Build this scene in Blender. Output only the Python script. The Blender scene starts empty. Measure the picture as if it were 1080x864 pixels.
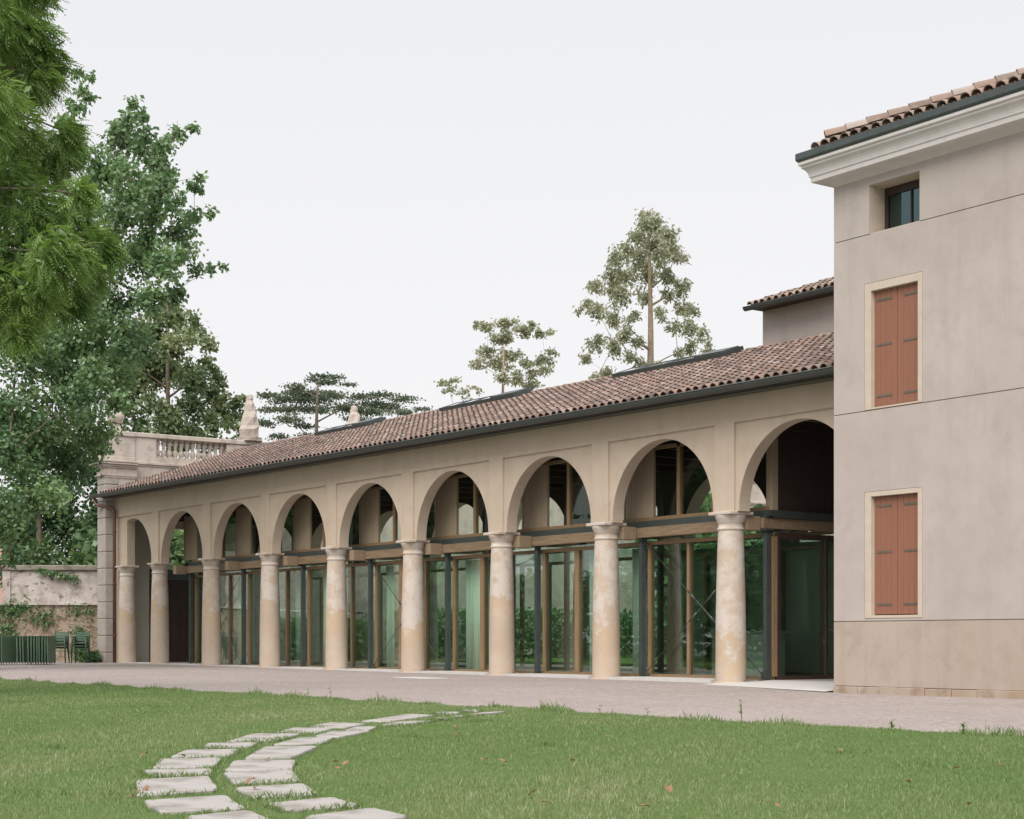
import bpy, math, random
import numpy as np
R = math.radians
sc = bpy.context.scene
col = sc.collection

# ------------------------------------------------------------------ camera
CAM = (26.3176, -24.1713, 0.8812)
YAW = 54.5966
cd = bpy.data.cameras.new('camera')
cam = bpy.data.objects.new('camera', cd); col.objects.link(cam)
cam.location = CAM
cam.rotation_euler = (R(90), 0, R(YAW))
cd.sensor_fit = 'HORIZONTAL'; cd.sensor_width = 36.0
cd.lens = 59.333; cd.shift_x = 0.0; cd.shift_y = 0.2264
cd.clip_start = 0.1; cd.clip_end = 4000
sc.camera = cam

# ------------------------------------------------------------------ sky, sun, exposure
SUN_EL, SUN_AZ = 52.0, 140.0      # azimuth: direction the light comes from, clockwise from +Y
w = bpy.data.worlds.new('World'); sc.world = w; w.use_nodes = True
nt = w.node_tree; nt.nodes.clear()
sky = nt.nodes.new('ShaderNodeTexSky'); sky.sky_type = 'NISHITA'; sky.sun_disc = False
sky.sun_elevation = R(SUN_EL); sky.sun_rotation = R(SUN_AZ)
sky.air_density = 1.0; sky.dust_density = 4.0; sky.ozone_density = 1.0
hs = nt.nodes.new('ShaderNodeHueSaturation'); hs.inputs['Saturation'].default_value = 0.25
hs.inputs['Value'].default_value = 1.0
mixs = nt.nodes.new('ShaderNodeMixRGB'); mixs.inputs[0].default_value = 0.80   # an even white overcast layer
tcw = nt.nodes.new('ShaderNodeTexCoord'); spw = nt.nodes.new('ShaderNodeSeparateXYZ')
rmp = nt.nodes.new('ShaderNodeValToRGB')                        # overcast: a touch brighter towards the horizon
rmp.color_ramp.elements[0].position = .02; rmp.color_ramp.elements[0].color = (.962, .952, .955, 1)
rmp.color_ramp.elements[1].position = .42; rmp.color_ramp.elements[1].color = (.868, .875, .90, 1)
vm = nt.nodes.new('ShaderNodeVectorMath'); vm.operation = 'SCALE'; vm.inputs['Scale'].default_value = 9.95
nt.links.new(tcw.outputs['Generated'], spw.inputs[0]); nt.links.new(spw.outputs[2], rmp.inputs[0])
nt.links.new(rmp.outputs[0], vm.inputs[0]); nt.links.new(vm.outputs[0], mixs.inputs[2])
bg = nt.nodes.new('ShaderNodeBackground'); bg.inputs['Strength'].default_value = 0.10
wo = nt.nodes.new('ShaderNodeOutputWorld')
nt.links.new(sky.outputs[0], hs.inputs['Color']); nt.links.new(hs.outputs[0], mixs.inputs[1])
nt.links.new(mixs.outputs[0], bg.inputs[0]); nt.links.new(bg.outputs[0], wo.inputs[0])
sl = bpy.data.lights.new('sun', 'SUN'); sl.energy = 3.4; sl.angle = R(50); sl.color = (1.0, 0.93, 0.84)
so = bpy.data.objects.new('sun', sl); col.objects.link(so)
so.rotation_euler = (R(90 - SUN_EL), 0, R(180 - SUN_AZ))
sc.view_settings.view_transform = 'Standard'; sc.view_settings.look = 'None'
sc.view_settings.exposure = 0.17; sc.view_settings.gamma = 1.0
sc.view_settings.use_curve_mapping = False
sc.cycles.max_bounces = 8; sc.cycles.transparent_max_bounces = 16
sc.cycles.diffuse_bounces = 4; sc.cycles.glossy_bounces = 3
sc.cycles.caustics_reflective = False; sc.cycles.caustics_refractive = False

# ------------------------------------------------------------------ helpers: materials
def mat(name):
    m = bpy.data.materials.new(name); m.use_nodes = True
    n = m.node_tree; b = n.nodes['Principled BSDF']
    return m, n, b
def L(n, a, b): n.links.new(a, b)
def noise(n, scale, detail=4, rough=.55, vec=None, dist=0.0):
    t = n.nodes.new('ShaderNodeTexNoise'); t.inputs['Scale'].default_value = scale
    t.inputs['Detail'].default_value = detail; t.inputs['Roughness'].default_value = rough
    t.inputs['Distortion'].default_value = dist
    if vec is not None: L(n, vec, t.inputs['Vector'])
    return t
def pos(n, scale=(1, 1, 1)):
    g = n.nodes.new('ShaderNodeTexCoord')
    mp = n.nodes.new('ShaderNodeMapping'); mp.inputs['Scale'].default_value = scale
    L(n, g.outputs['Object'], mp.inputs['Vector'])
    return mp.outputs[0]
def ramp(n, src, a, b, ca=(0, 0, 0, 1), cb=(1, 1, 1, 1)):
    r = n.nodes.new('ShaderNodeValToRGB')
    r.color_ramp.elements[0].position = a; r.color_ramp.elements[1].position = b
    r.color_ramp.elements[0].color = ca; r.color_ramp.elements[1].color = cb
    L(n, src, r.inputs[0]); return r.outputs[0]
def mix(n, f, a, b, mode='MIX'):
    m = n.nodes.new('ShaderNodeMixRGB'); m.blend_type = mode
    for i, v in ((0, f), (1, a), (2, b)):
        if hasattr(v, 'links') or hasattr(v, 'is_linked'): L(n, v, m.inputs[i])
        elif i == 0: m.inputs[0].default_value = v
        else: m.inputs[i].default_value = (*v, 1) if len(v) == 3 else v
    return m.outputs[0]
def bump(n, b, src, strength=.3, dist=.02):
    bp = n.nodes.new('ShaderNodeBump'); bp.inputs['Strength'].default_value = strength
    bp.inputs['Distance'].default_value = dist
    L(n, src, bp.inputs['Height']); L(n, bp.outputs[0], b.inputs['Normal'])
def attr(n, name):
    a = n.nodes.new('ShaderNodeAttribute'); a.attribute_name = name; return a.outputs['Fac']
def math_(n, op, a, b=None):
    m = n.nodes.new('ShaderNodeMath'); m.operation = op
    for i, v in ((0, a), (1, b)):
        if v is None: continue
        if hasattr(v, 'is_linked'): L(n, v, m.inputs[i])
        else: m.inputs[i].default_value = v
    return m.outputs[0]
def objz(n):
    s = n.nodes.new('ShaderNodeSeparateXYZ'); g = n.nodes.new('ShaderNodeTexCoord')
    L(n, g.outputs['Object'], s.inputs[0]); return s.outputs

def plain(name, c, rough=.6, metal=0.0, var=.12, scale=6.0, bmp=0.0, bscale=60):
    m, n, b = mat(name)
    p = pos(n)
    nz = noise(n, scale, 5, .6, p)
    d = tuple(x * (1 - var) for x in c); u = tuple(min(1, x * (1 + var)) for x in c)
    L(n, mix(n, ramp(n, nz.outputs[0], .3, .7), d, u), b.inputs['Base Color'])
    b.inputs['Roughness'].default_value = rough; b.inputs['Metallic'].default_value = metal
    if bmp: bump(n, b, noise(n, bscale, 4, .6, p).outputs[0], bmp, .01)
    return m
def plaster(name, c1, c2, c3, grime=.25, streak=.2):
    c1, c2, c3 = ([x * .84 for x in q] for q in (c1, c2, c3))
    m, n, b = mat(name)
    p = pos(n)
    a = noise(n, .55, 6, .62, p, .4); e = noise(n, 2.6, 6, .6, p, .3); g = noise(n, 90, 3, .6, p)
    st = noise(n, 1.0, 5, .6, pos(n, (2.6, 2.6, .22)), .1)
    cc = mix(n, ramp(n, a.outputs[0], .35, .66), c1, c2)
    cc = mix(n, math_(n, 'MULTIPLY', ramp(n, e.outputs[0], .48, .72), grime), cc, c3)
    cc = mix(n, math_(n, 'MULTIPLY', ramp(n, st.outputs[0], .5, .75), streak), cc, tuple(x * .72 for x in c1))
    cc = mix(n, math_(n, 'MULTIPLY', ramp(n, g.outputs[0], .3, .7), .10), cc, tuple(x * .6 for x in c1))
    L(n, cc, b.inputs['Base Color']); b.inputs['Roughness'].default_value = .9
    b.inputs['Specular IOR Level'].default_value = .15
    bump(n, b, math_(n, 'ADD', e.outputs[0], math_(n, 'MULTIPLY', g.outputs[0], .25)), .22, .015)
    return m

M = {}
M['stucco'] = plaster('loggia_stucco', (.625, .52, .42), (.685, .58, .48), (.54, .44, .35), .5, .28)
M['villa'] = plaster('villa_render', (.525, .465, .44), (.59, .53, .505), (.465, .41, .385), .6, .3)
M['villa_dado'] = plaster('villa_dado_render', (.485, .405, .345), (.54, .46, .40), (.41, .33, .275), .6, .3)
M['cream'] = plain('cream_stone', (.53, .46, .385), .85, 0, .07, 5, .15)
M['cornice'] = plain('cornice_plaster', (.59, .57, .57), .85, 0, .06, 4, .1)
M['oldstone'] = plaster('old_stone', (.62, .55, .49), (.68, .62, .57), (.36, .30, .26), .75, .5)
M['quoin'] = plaster('quoin_stone', (.50, .45, .41), (.56, .51, .47), (.36, .32, .29), .5, .3)
# columns: old stone with whitewash remnants and an ochre repair band
m, n, b = mat('column_stone')
p = pos(n)
oi = n.nodes.new('ShaderNodeObjectInfo')
vadd = n.nodes.new('ShaderNodeVectorMath'); vadd.operation = 'ADD'
sclr = n.nodes.new('ShaderNodeVectorMath'); sclr.operation = 'SCALE'
comb = n.nodes.new('ShaderNodeCombineXYZ')
for i in range(3): L(n, oi.outputs['Random'], comb.inputs[i])
L(n, comb.outputs[0], sclr.inputs[0]); sclr.inputs['Scale'].default_value = 40
L(n, p, vadd.inputs[0]); L(n, sclr.outputs[0], vadd.inputs[1]); pv = vadd.outputs[0]
z = objz(n)[2]
n1 = noise(n, 1.3, 7, .7, pv, .15); n2 = noise(n, 2.2, 8, .7, pv, .15); n3 = noise(n, 70, 3, .6, pv)
base = mix(n, ramp(n, n1.outputs[0], .35, .65), (.48, .385, .305), (.55, .465, .39))
upper = math_(n, 'MULTIPLY', ramp(n, math_(n, 'ADD', z, math_(n, 'MULTIPLY', n1.outputs[0], .8)), .0, 1.0), 1.0)
zz = math_(n, 'ADD', math_(n, 'ADD', z, math_(n, 'MULTIPLY', math_(n, 'SUBTRACT', oi.outputs['Random'], .5), 1.5)), math_(n, 'MULTIPLY', math_(n, 'SUBTRACT', n2.outputs[0], .5), 3.2))
zr = n.nodes.new('ShaderNodeMapRange'); zr.inputs[1].default_value = 1.5; zr.inputs[2].default_value = 1.8; L(n, zz, zr.inputs[0])
white = math_(n, 'MULTIPLY', zr.outputs[0], ramp(n, n2.outputs[0], .44, .54))
base = mix(n, math_(n, 'MULTIPLY', white, .8), base, (.60, .555, .515))
zo1 = n.nodes.new('ShaderNodeMapRange'); zo1.inputs[1].default_value = 1.0; zo1.inputs[2].default_value = 1.15; L(n, zz, zo1.inputs[0])
zo2 = n.nodes.new('ShaderNodeMapRange'); zo2.inputs[1].default_value = 1.75; zo2.inputs[2].default_value = 1.6; L(n, zz, zo2.inputs[0])
och = math_(n, 'MULTIPLY', math_(n, 'MULTIPLY', zo1.outputs[0], zo2.outputs[0]), ramp(n, n1.outputs[0], .42, .52))
base = mix(n, math_(n, 'MULTIPLY', och, .65), base, (.53, .39, .25))
base = mix(n, math_(n, 'MULTIPLY', ramp(n, n3.outputs[0], .35, .7), .12), base, (.35, .28, .22))
n4 = noise(n, 4, 6, .75, pv, .2)
base = mix(n, math_(n, 'MULTIPLY', ramp(n, n4.outputs[0], .56, .66), .5), base, (.46, .37, .30))
L(n, base, b.inputs['Base Color']); b.inputs['Roughness'].default_value = .9
b.inputs['Specular IOR Level'].default_value = .15
bump(n, b, math_(n, 'ADD', n2.outputs[0], math_(n, 'MULTIPLY', n3.outputs[0], .2)), .3, .02)
M['column'] = m
# stained garden wall plaster
m, n, b = mat('garden_wall_plaster')
p = pos(n); a = noise(n, .8, 6, .65, p, .5); e = noise(n, 3.2, 7, .7, p, .4); h = noise(n, 3.6, 4, .55, pos(n, (1, 1, 1.4)), .3)
cc = mix(n, ramp(n, a.outputs[0], .38, .62), (.42, .37, .345), (.56, .52, .50))
cc = mix(n, math_(n, 'MULTIPLY', ramp(n, e.outputs[0], .48, .60), .7), cc, (.27, .23, .21))
cc = mix(n, ramp(n, h.outputs[0], .62, .645), cc, (.16, .13, .11))
L(n, cc, b.inputs['Base Color']); b.inputs['Roughness'].default_value = .95; bump(n, b, e.outputs[0], .5, .03)
M['gardenwall'] = m
m, n, b = mat('rubble_wall')
p = pos(n); a = noise(n, 1.2, 6, .65, p, .5); e = noise(n, 4.2, 7, .7, p, .4)
vo = n.nodes.new('ShaderNodeTexVoronoi'); vo.feature = 'DISTANCE_TO_EDGE'; vo.inputs['Scale'].default_value = 3.4
L(n, pos(n, (1, 1, 1.9)), vo.inputs['Vector'])
cc = mix(n, ramp(n, a.outputs[0], .38, .62), (.29, .225, .165), (.43, .355, .285))
crack = math_(n, 'MULTIPLY', ramp(n, vo.outputs[0], .02, .17, (1, 1, 1, 1), (0, 0, 0, 1)), ramp(n, e.outputs[0], .42, .54))
cc = mix(n, math_(n, 'MULTIPLY', crack, .9), cc, (.12, .09, .07))
cc = mix(n, math_(n, 'MULTIPLY', ramp(n, e.outputs[0], .52, .62), .6), cc, (.22, .175, .13))
L(n, cc, b.inputs['Base Color']); b.inputs['Roughness'].default_value = .95; bump(n, b, e.outputs[0], .6, .04)
M['rubble'] = m
# roof tiles
def tilemat(name, cs):
    m, n, b = mat(name)
    t = attr(n, 'tint'); p = pos(n)
    r = n.nodes.new('ShaderNodeValToRGB'); r.color_ramp.interpolation = 'LINEAR'
    e = r.color_ramp.elements
    e[0].position = 0; e[0].color = (*cs[0], 1); e[1].position = 1; e[1].color = (*cs[-1], 1)
    for i in range(1, len(cs) - 1):
        k = e.new(i / (len(cs) - 1)); k.color = (*cs[i], 1)
    L(n, t, r.inputs[0])
    a = noise(n, 9, 5, .65, p); d = noise(n, 1.1, 4, .6, p)
    cc = mix(n, math_(n, 'MULTIPLY', ramp(n, a.outputs[0], .5, .68), .55), r.outputs[0], (.30, .29, .25))
    cc = mix(n, math_(n, 'MULTIPLY', ramp(n, d.outputs[0], .45, .7), .35), cc, (.17, .13, .115))
    L(n, cc, b.inputs['Base Color']); b.inputs['Roughness'].default_value = .9
    bump(n, b, a.outputs[0], .3, .01)
    return m
M['tile'] = tilemat('roof_tile', [(.10, .075, .068), (.20, .135, .117), (.255, .168, .145), (.16, .127, .118), (.30, .19, .148), (.34, .285, .262)])
M['tile_pale'] = tilemat('pale_roof_tile', [(.13, .10, .085), (.27, .19, .155), (.33, .235, .195), (.19, .155, .135), (.31, .22, .17), (.38, .33, .30)])
M['gutter'] = plain('painted_gutter', (.065, .075, .072), .45, .2, .12, 3)
M['zinc'] = plain('dark_zinc', (.07, .085, .085), .4, .3, .15, 4)
M['steel'] = plain('grey_green_steel', (.075, .092, .088), .45, .3, .12, 3)
M['rod'] = plain('stainless_rod', (.12, .13, .12), .4, .6, .1, 3)
M['copper'] = plain('copper_pipe', (.16, .095, .07), .45, .5, .2, 4)
def woodm(name, c, sc_=(1, 1, 12), rough=.6, dark=.6):
    m, n, b = mat(name)
    a = noise(n, 3.0, 6, .6, pos(n, sc_), .6); d = noise(n, 1.2, 3, .5, pos(n))
    cc = mix(n, ramp(n, a.outputs[0], .35, .68), tuple(x * dark for x in c), c)
    cc = mix(n, math_(n, 'MULTIPLY', d.outputs[0], .3), cc, tuple(x * .75 for x in c))
    L(n, cc, b.inputs['Base Color']); b.inputs['Roughness'].default_value = rough
    return m
M['timber'] = woodm('oak_frame', (.34, .225, .125), (9, 9, .6))
M['beam'] = woodm('beam_timber', (.33, .235, .15), (.7, 6, 9), .7, .55)
M['bracket'] = woodm('bracket_timber', (.36, .27, .185), (6, 6, 6), .7, .7)
M['pale_board'] = woodm('pale_boarding', (.42, .34, .245), (9, 9, .5), .7, .82)
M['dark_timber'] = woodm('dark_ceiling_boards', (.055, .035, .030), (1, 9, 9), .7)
M['door_wood'] = woodm('dark_brown_wood', (.06, .033, .024), (6, 6, .6), .6)
M['shutter'] = woodm('terracotta_paint', (.285, .125, .080), (7, 7, .4), .6, .9)
M['iron'] = plain('painted_iron', (.13, .125, .10), .5, .2)
M['window_frame'] = plain('dark_window_frame', (.045, .025, .025), .5)
M['slab'] = plain('pale_concrete', (.56, .55, .54), .8, 0, .06, 3, .1)
M['floor'] = plain('interior_floor', (.5, .48, .43), .4, 0, .08, 1)
M['inner'] = plain('interior_plaster', (.52, .50, .43), .9, 0, .08, 1)
M['green_metal'] = plain('green_painted_metal', (.06, .12, .075), .45, .1, .15, 5)
M['pale_green_metal'] = plain('pale_green_laminate', (.12, .19, .125), .4, .1, .12, 5)
M['brick'] = plain('pink_brick', (.52, .33, .28), .9, 0, .2, 8, .3)
M['counter'] = plain('pale_counter', (.5, .5, .45), .5)
def glassm(name, tint, rf=1.0, gc=(.86, .95, .90)):
    m = bpy.data.materials.new(name); m.use_nodes = True; n = m.node_tree; n.nodes.clear()
    tr = n.nodes.new('ShaderNodeBsdfTransparent'); tr.inputs[0].default_value = (*tint, 1)
    gl = n.nodes.new('ShaderNodeBsdfGlossy'); gl.inputs['Roughness'].default_value = .012
    gl.inputs[0].default_value = (*gc, 1)
    fr = n.nodes.new('ShaderNodeFresnel'); gm_ = n.nodes.new('ShaderNodeNewGeometry'); L(n, math_(n, 'SUBTRACT', 1.5, math_(n, 'MULTIPLY', gm_.outputs['Backfacing'], .8333)), fr.inputs[0])
    nz = noise(n, 1.3, 2, .5, pos(n)); bp = n.nodes.new('ShaderNodeBump')
    bp.inputs['Strength'].default_value = .06; bp.inputs['Distance'].default_value = .03
    L(n, nz.outputs[0], bp.inputs['Height']); L(n, bp.outputs[0], gl.inputs['Normal'])
    mx = n.nodes.new('ShaderNodeMixShader'); o = n.nodes.new('ShaderNodeOutputMaterial')
    L(n, math_(n, 'MULTIPLY', fr.outputs[0], rf), mx.inputs[0])
    L(n, tr.outputs[0], mx.inputs[1]); L(n, gl.outputs[0], mx.inputs[2]); L(n, mx.outputs[0], o.inputs[0])
    return m
M['glass'] = glassm('green_tinted_glass', (.80, .895, .85), 2.2, (.88, .98, .93))
M['glass_clear'] = glassm('clear_glass', (.90, .95, .92), .8)
m, n, b = mat('curtain_fabric'); b.inputs['Base Color'].default_value = (.85, .87, .78, 1); b.inputs['Roughness'].default_value = .9
b.inputs['Transmission Weight'].default_value = 0
M['curtain'] = m
# gravel, lawn, earth
m, n, b = mat('gravel')
p = pos(n); a = noise(n, .35, 6, .65, p, .4); g = noise(n, 26, 6, .8, p); g2 = noise(n, 7, 6, .8, p)
cc = mix(n, ramp(n, a.outputs[0], .35, .65), (.335, .292, .278), (.395, .348, .334))
cc = mix(n, math_(n, 'MULTIPLY', ramp(n, g.outputs[0], .44, .58), .8), cc, (.20, .17, .16))
cc = mix(n, math_(n, 'MULTIPLY', ramp(n, g2.outputs[0], .50, .62), .6), cc, (.50, .45, .43))
L(n, cc, b.inputs['Base Color']); b.inputs['Roughness'].default_value = .95
b.inputs['Specular IOR Level'].default_value = .1
bump(n, b, g.outputs[0], .5, .015)
M['gravel'] = m
m, n, b = mat('turf')
p = pos(n); a = noise(n, .5, 5, .65, p, .5); g = noise(n, 30, 4, .7, p)
cc = mix(n, ramp(n, a.outputs[0], .35, .65), (.09, .15, .045), (.12, .17, .06))
cc = mix(n, math_(n, 'MULTIPLY', ramp(n, g.outputs[0], .45, .65), .5), cc, (.055, .085, .028))
L(n, cc, b.inputs['Base Color']); b.inputs['Roughness'].default_value = .95
b.inputs['Specular IOR Level'].default_value = .1
M['turf'] = m
def leafmat(name, cs, trans=.42, rough=.55):
    m = bpy.data.materials.new(name); m.use_nodes = True; n = m.node_tree; n.nodes.clear()
    r = n.nodes.new('ShaderNodeValToRGB'); e = r.color_ramp.elements
    e[0].position = 0; e[0].color = (*cs[0], 1); e[1].position = 1; e[1].color = (*cs[-1], 1)
    for i in range(1, len(cs) - 1):
        k = e.new(i / (len(cs) - 1)); k.color = (*cs[i], 1)
    L(n, attr(n, 'tint'), r.inputs[0])
    d = n.nodes.new('ShaderNodeBsdfDiffuse'); t = n.nodes.new('ShaderNodeBsdfTranslucent')
    g = n.nodes.new('ShaderNodeBsdfGlossy'); g.inputs['Roughness'].default_value = rough; g.inputs[0].default_value = (.9, .95, 1, 1)
    L(n, r.outputs[0], d.inputs[0]); L(n, mix(n, .5, r.outputs[0], (.9, 1.0, .3), 'MULTIPLY'), t.inputs[0])
    mx = n.nodes.new('ShaderNodeMixShader'); mx.inputs[0].default_value = trans
    m2 = n.nodes.new('ShaderNodeMixShader'); m2.inputs[0].default_value = .035
    o = n.nodes.new('ShaderNodeOutputMaterial')
    L(n, d.outputs[0], mx.inputs[1]); L(n, t.outputs[0], mx.inputs[2])
    L(n, mx.outputs[0], m2.inputs[1]); L(n, g.outputs[0], m2.inputs[2]); L(n, m2.outputs[0], o.inputs[0])
    return m
M['leaf_broad'] = leafmat('broad_leaves', [(.075, .15, .07), (.14, .245, .11), (.21, .33, .15), (.30, .41, .22)])
M['leaf_conifer'] = leafmat('feathery_needles', [(.08, .165, .05), (.165, .275, .075), (.24, .365, .105), (.33, .45, .16)])
M['leaf_dark'] = leafmat('dark_leaves', [(.04, .10, .045), (.08, .165, .065), (.13, .22, .09), (.20, .29, .13)])
M['leaf_olive'] = leafmat('olive_leaves', [(.10, .155, .075), (.17, .235, .11), (.24, .30, .15), (.33, .36, .21)])
M['leaf_cedar'] = leafmat('cedar_needles', [(.05, .085, .06), (.09, .13, .085), (.13, .165, .10), (.18, .20, .13)])
M['leaf_grey'] = leafmat('grey_green_leaves', [(.24, .27, .19), (.34, .365, .25), (.41, .42, .31), (.48, .47, .37)])
M['grass'] = leafmat('grass_blades', [(.125, .20, .065), (.18, .265, .09), (.235, .305, .125), (.36, .37, .22)], .35, .6)
M['dead_leaf'] = leafmat('dry_leaf', [(.20, .10, .06), (.30, .17, .10), (.36, .22, .14)], .2)
M['bark'] = plain('bark', (.13, .10, .08), .95, 0, .35, 9, .6, 20)
M['bark_pale'] = plain('pale_bark', (.30, .24, .17), .95, 0, .25, 7, .5, 16)

# ------------------------------------------------------------------ helpers: geometry
class MB:
    """collects shapes; build() links them as ONE mesh object"""
    def __init__(s): s.v = []; s.f = []; s.mi = []; s.sm = []; s.t = []
    def add(s, vs, fs, mi=0, sm=False, t=.5):
        o = len(s.v); s.v += [tuple(map(float, q)) for q in vs]
        for f in fs: s.f.append(tuple(i + o for i in f)); s.mi.append(mi); s.sm.append(sm); s.t.append(t)
        return s
    def quad(s, a, b, c, d, mi=0, t=.5): return s.add([a, b, c, d], [(0, 1, 2, 3)], mi, False, t)
    def box(s, x0, x1, y0, y1, z0, z1, mi=0, bev=0.0, t=.5):
        if bev <= 0:
            return s.add([(x0, y0, z0), (x1, y0, z0), (x1, y1, z0), (x0, y1, z0), (x0, y0, z1), (x1, y0, z1), (x1, y1, z1), (x0, y1, z1)],
                         [(0, 3, 2, 1), (4, 5, 6, 7), (0, 1, 5, 4), (1, 2, 6, 5), (2, 3, 7, 6), (3, 0, 4, 7)], mi, False, t)
        e = bev
        P = []
        for z_, i in ((z0, e), (z0 + e, 0), (z1 - e, 0), (z1, e)):
            P += [(x0 + i, y0 + e, z_), (x0 + e, y0 + i, z_), (x1 - e, y0 + i, z_), (x1 - i, y0 + e, z_),
                  (x1 - i, y1 - e, z_), (x1 - e, y1 - i, z_), (x0 + e, y1 - i, z_), (x0 + i, y1 - e, z_)]
        F = [tuple(range(7, -1, -1)), tuple(range(24, 32))]
        for k in range(3):
            for j in range(8):
                F.append((k * 8 + j, k * 8 + (j + 1) % 8, k * 8 + 8 + (j + 1) % 8, k * 8 + 8 + j))
        return s.add(P, F, mi, False, t)
    def obox(s, c, ax, ay, az, mi=0):
        c = np.array(c, float); ax, ay, az = map(lambda q: np.array(q, float), (ax, ay, az))
        P = [c + sx * ax + sy * ay + sz * az for sz in (-1, 1) for sx, sy in ((-1, -1), (1, -1), (1, 1), (-1, 1))]
        return s.add(P, [(0, 3, 2, 1), (4, 5, 6, 7), (0, 1, 5, 4), (1, 2, 6, 5), (2, 3, 7, 6), (3, 0, 4, 7)], mi)
    def tube(s, pts, rad, n=6, mi=0, cap=True):
        pts = [np.array(q, float) for q in pts]
        if not hasattr(rad, '__len__'): rad = [rad] * len(pts)
        V = []; 
        up = np.array([0.13, .21, .97])
        for i, q in enumerate(pts):
            d = pts[min(i + 1, len(pts) - 1)] - pts[max(i - 1, 0)]; d = d / (np.linalg.norm(d) + 1e-9)
            a = np.cross(d, up); 
            if np.linalg.norm(a) < .15: a = np.cross(d, np.array([1.0, 0, 0]))
            a /= np.linalg.norm(a); b_ = np.cross(d, a)
            for k in range(n):
                th = 2 * math.pi * k / n
                V.append(q + rad[i] * (math.cos(th) * a + math.sin(th) * b_))
        F = []
        for i in range(len(pts) - 1):
            for k in range(n):
                F.append((i * n + k, i * n + (k + 1) % n, (i + 1) * n + (k + 1) % n, (i + 1) * n + k))
        s.add(V, F, mi, n > 4)
        if cap and n > 2:
            o = len(s.v) - len(V)
            s.f += [tuple(o + k for k in range(n - 1, -1, -1)), tuple(o + (len(pts) - 1) * n + k for k in range(n))]
            s.mi += [mi, mi]; s.sm += [False, False]; s.t += [.5, .5]
        return s
    def lathe(s, prof, c=(0, 0, 0), n=28, mi=0, a0=0, a1=2 * math.pi, sm=True, jit=0.0, seed=0):
        full = abs(a1 - a0 - 2 * math.pi) < 1e-6; m_ = n if full else n + 1
        V = []; rr = random.Random(seed)
        for r, z_ in prof:
            for k in range(m_):
                th = a0 + (a1 - a0) * k / n; q = r * (1 + rr.uniform(-jit, jit))
                V.append((c[0] + q * math.cos(th), c[1] + q * math.sin(th), c[2] + z_))
        F = []
        for i in range(len(prof) - 1):
            for k in range(n):
                k2 = (k + 1) % m_
                F.append((i * m_ + k, i * m_ + k2, (i + 1) * m_ + k2, (i + 1) * m_ + k))
        s.add(V, F, mi, sm)
        if full:
            s.add([V[k] for k in range(m_)], [tuple(range(m_ - 1, -1, -1))], mi)
            s.add([V[(len(prof) - 1) * m_ + k] for k in range(m_)], [tuple(range(m_))], mi)
        return s
    def prism(s, poly, axis, a, b, mi=0):
        """poly of 2D points, extruded along axis (0,1,2) from a to b"""
        def P(q, t):
            l = list(q); l.insert(axis, t); return tuple(l)
        n = len(poly)
        V = [P(q, a) for q in poly] + [P(q, b) for q in poly]
        F = [tuple(range(n - 1, -1, -1)), tuple(range(n, 2 * n))] + [(i, (i + 1) % n, n + (i + 1) % n, n + i) for i in range(n)]
        return s.add(V, F, mi)
    def build(s, name, mats, parent=None, fix=True):
        me = bpy.data.meshes.new(name)
        me.from_pydata(s.v, [], s.f)
        if not isinstance(mats, (list, tuple)): mats = [mats]
        for q in mats: me.materials.append(q)
        me.polygons.foreach_set('material_index', s.mi); me.polygons.foreach_set('use_smooth', s.sm)
        at = me.attributes.new('tint', 'FLOAT', 'FACE'); at.data.foreach_set('value', s.t)
        if fix:
            import bmesh
            bm = bmesh.new(); bm.from_mesh(me); bmesh.ops.recalc_face_normals(bm, faces=bm.faces); bm.to_mesh(me); bm.free()
        me.update()
        o = bpy.data.objects.new(name, me); col.objects.link(o)
        if parent: o.parent = parent
        return o
def quads(name, V, tint, mt, parent=None):
    """V: (N,4,3) array"""
    N = len(V); me = bpy.data.meshes.new(name)
    me.vertices.add(N * 4); me.vertices.foreach_set('co', np.ascontiguousarray(V, np.float32).ravel())
    me.loops.add(N * 4); me.loops.foreach_set('vertex_index', np.arange(N * 4, dtype=np.int32))
    me.polygons.add(N); me.polygons.foreach_set('loop_start', np.arange(0, N * 4, 4, dtype=np.int32))
    me.materials.append(mt)
    at = me.attributes.new('tint', 'FLOAT', 'FACE'); at.data.foreach_set('value', np.clip(tint, 0, 1).astype(np.float32))
    me.update(calc_edges=True); me.validate()
    o = bpy.data.objects.new(name, me); col.objects.link(o)
    if parent: o.parent = parent
    return o
def tag(o, label=None, cat=None, group=None, kind=None):
    if label: o['label'] = label
    if cat: o['category'] = cat
    if group: o['group'] = group
    if kind: o['kind'] = kind
    return o
def empty(name, loc=(0, 0, 0), rz=0.0, label=None, cat=None, group=None):
    o = bpy.data.objects.new(name, None); col.objects.link(o); o.location = loc; o.rotation_euler = (0, 0, rz)
    o.empty_display_size = .3
    return tag(o, label, cat, group)
def copy_tree(o, parent=None):
    c = o.copy(); col.objects.link(c); c.parent = parent
    for ch in list(o.children): copy_tree(ch, c)
    return c
def smooth(t): t = max(0.0, min(1.0, t)); return t * t * (3 - 2 * t)
def gz(x, y):
    """ground height: falls gently to the right along the loggia, rises a little to the far left"""
    k = smooth((y + 10.5) / 6.5)
    return k * (-.003 * max(min(x, 0), -60) - .08 * smooth(x / 4.0))
rng = np.random.default_rng(7)
random.seed(7)

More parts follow.
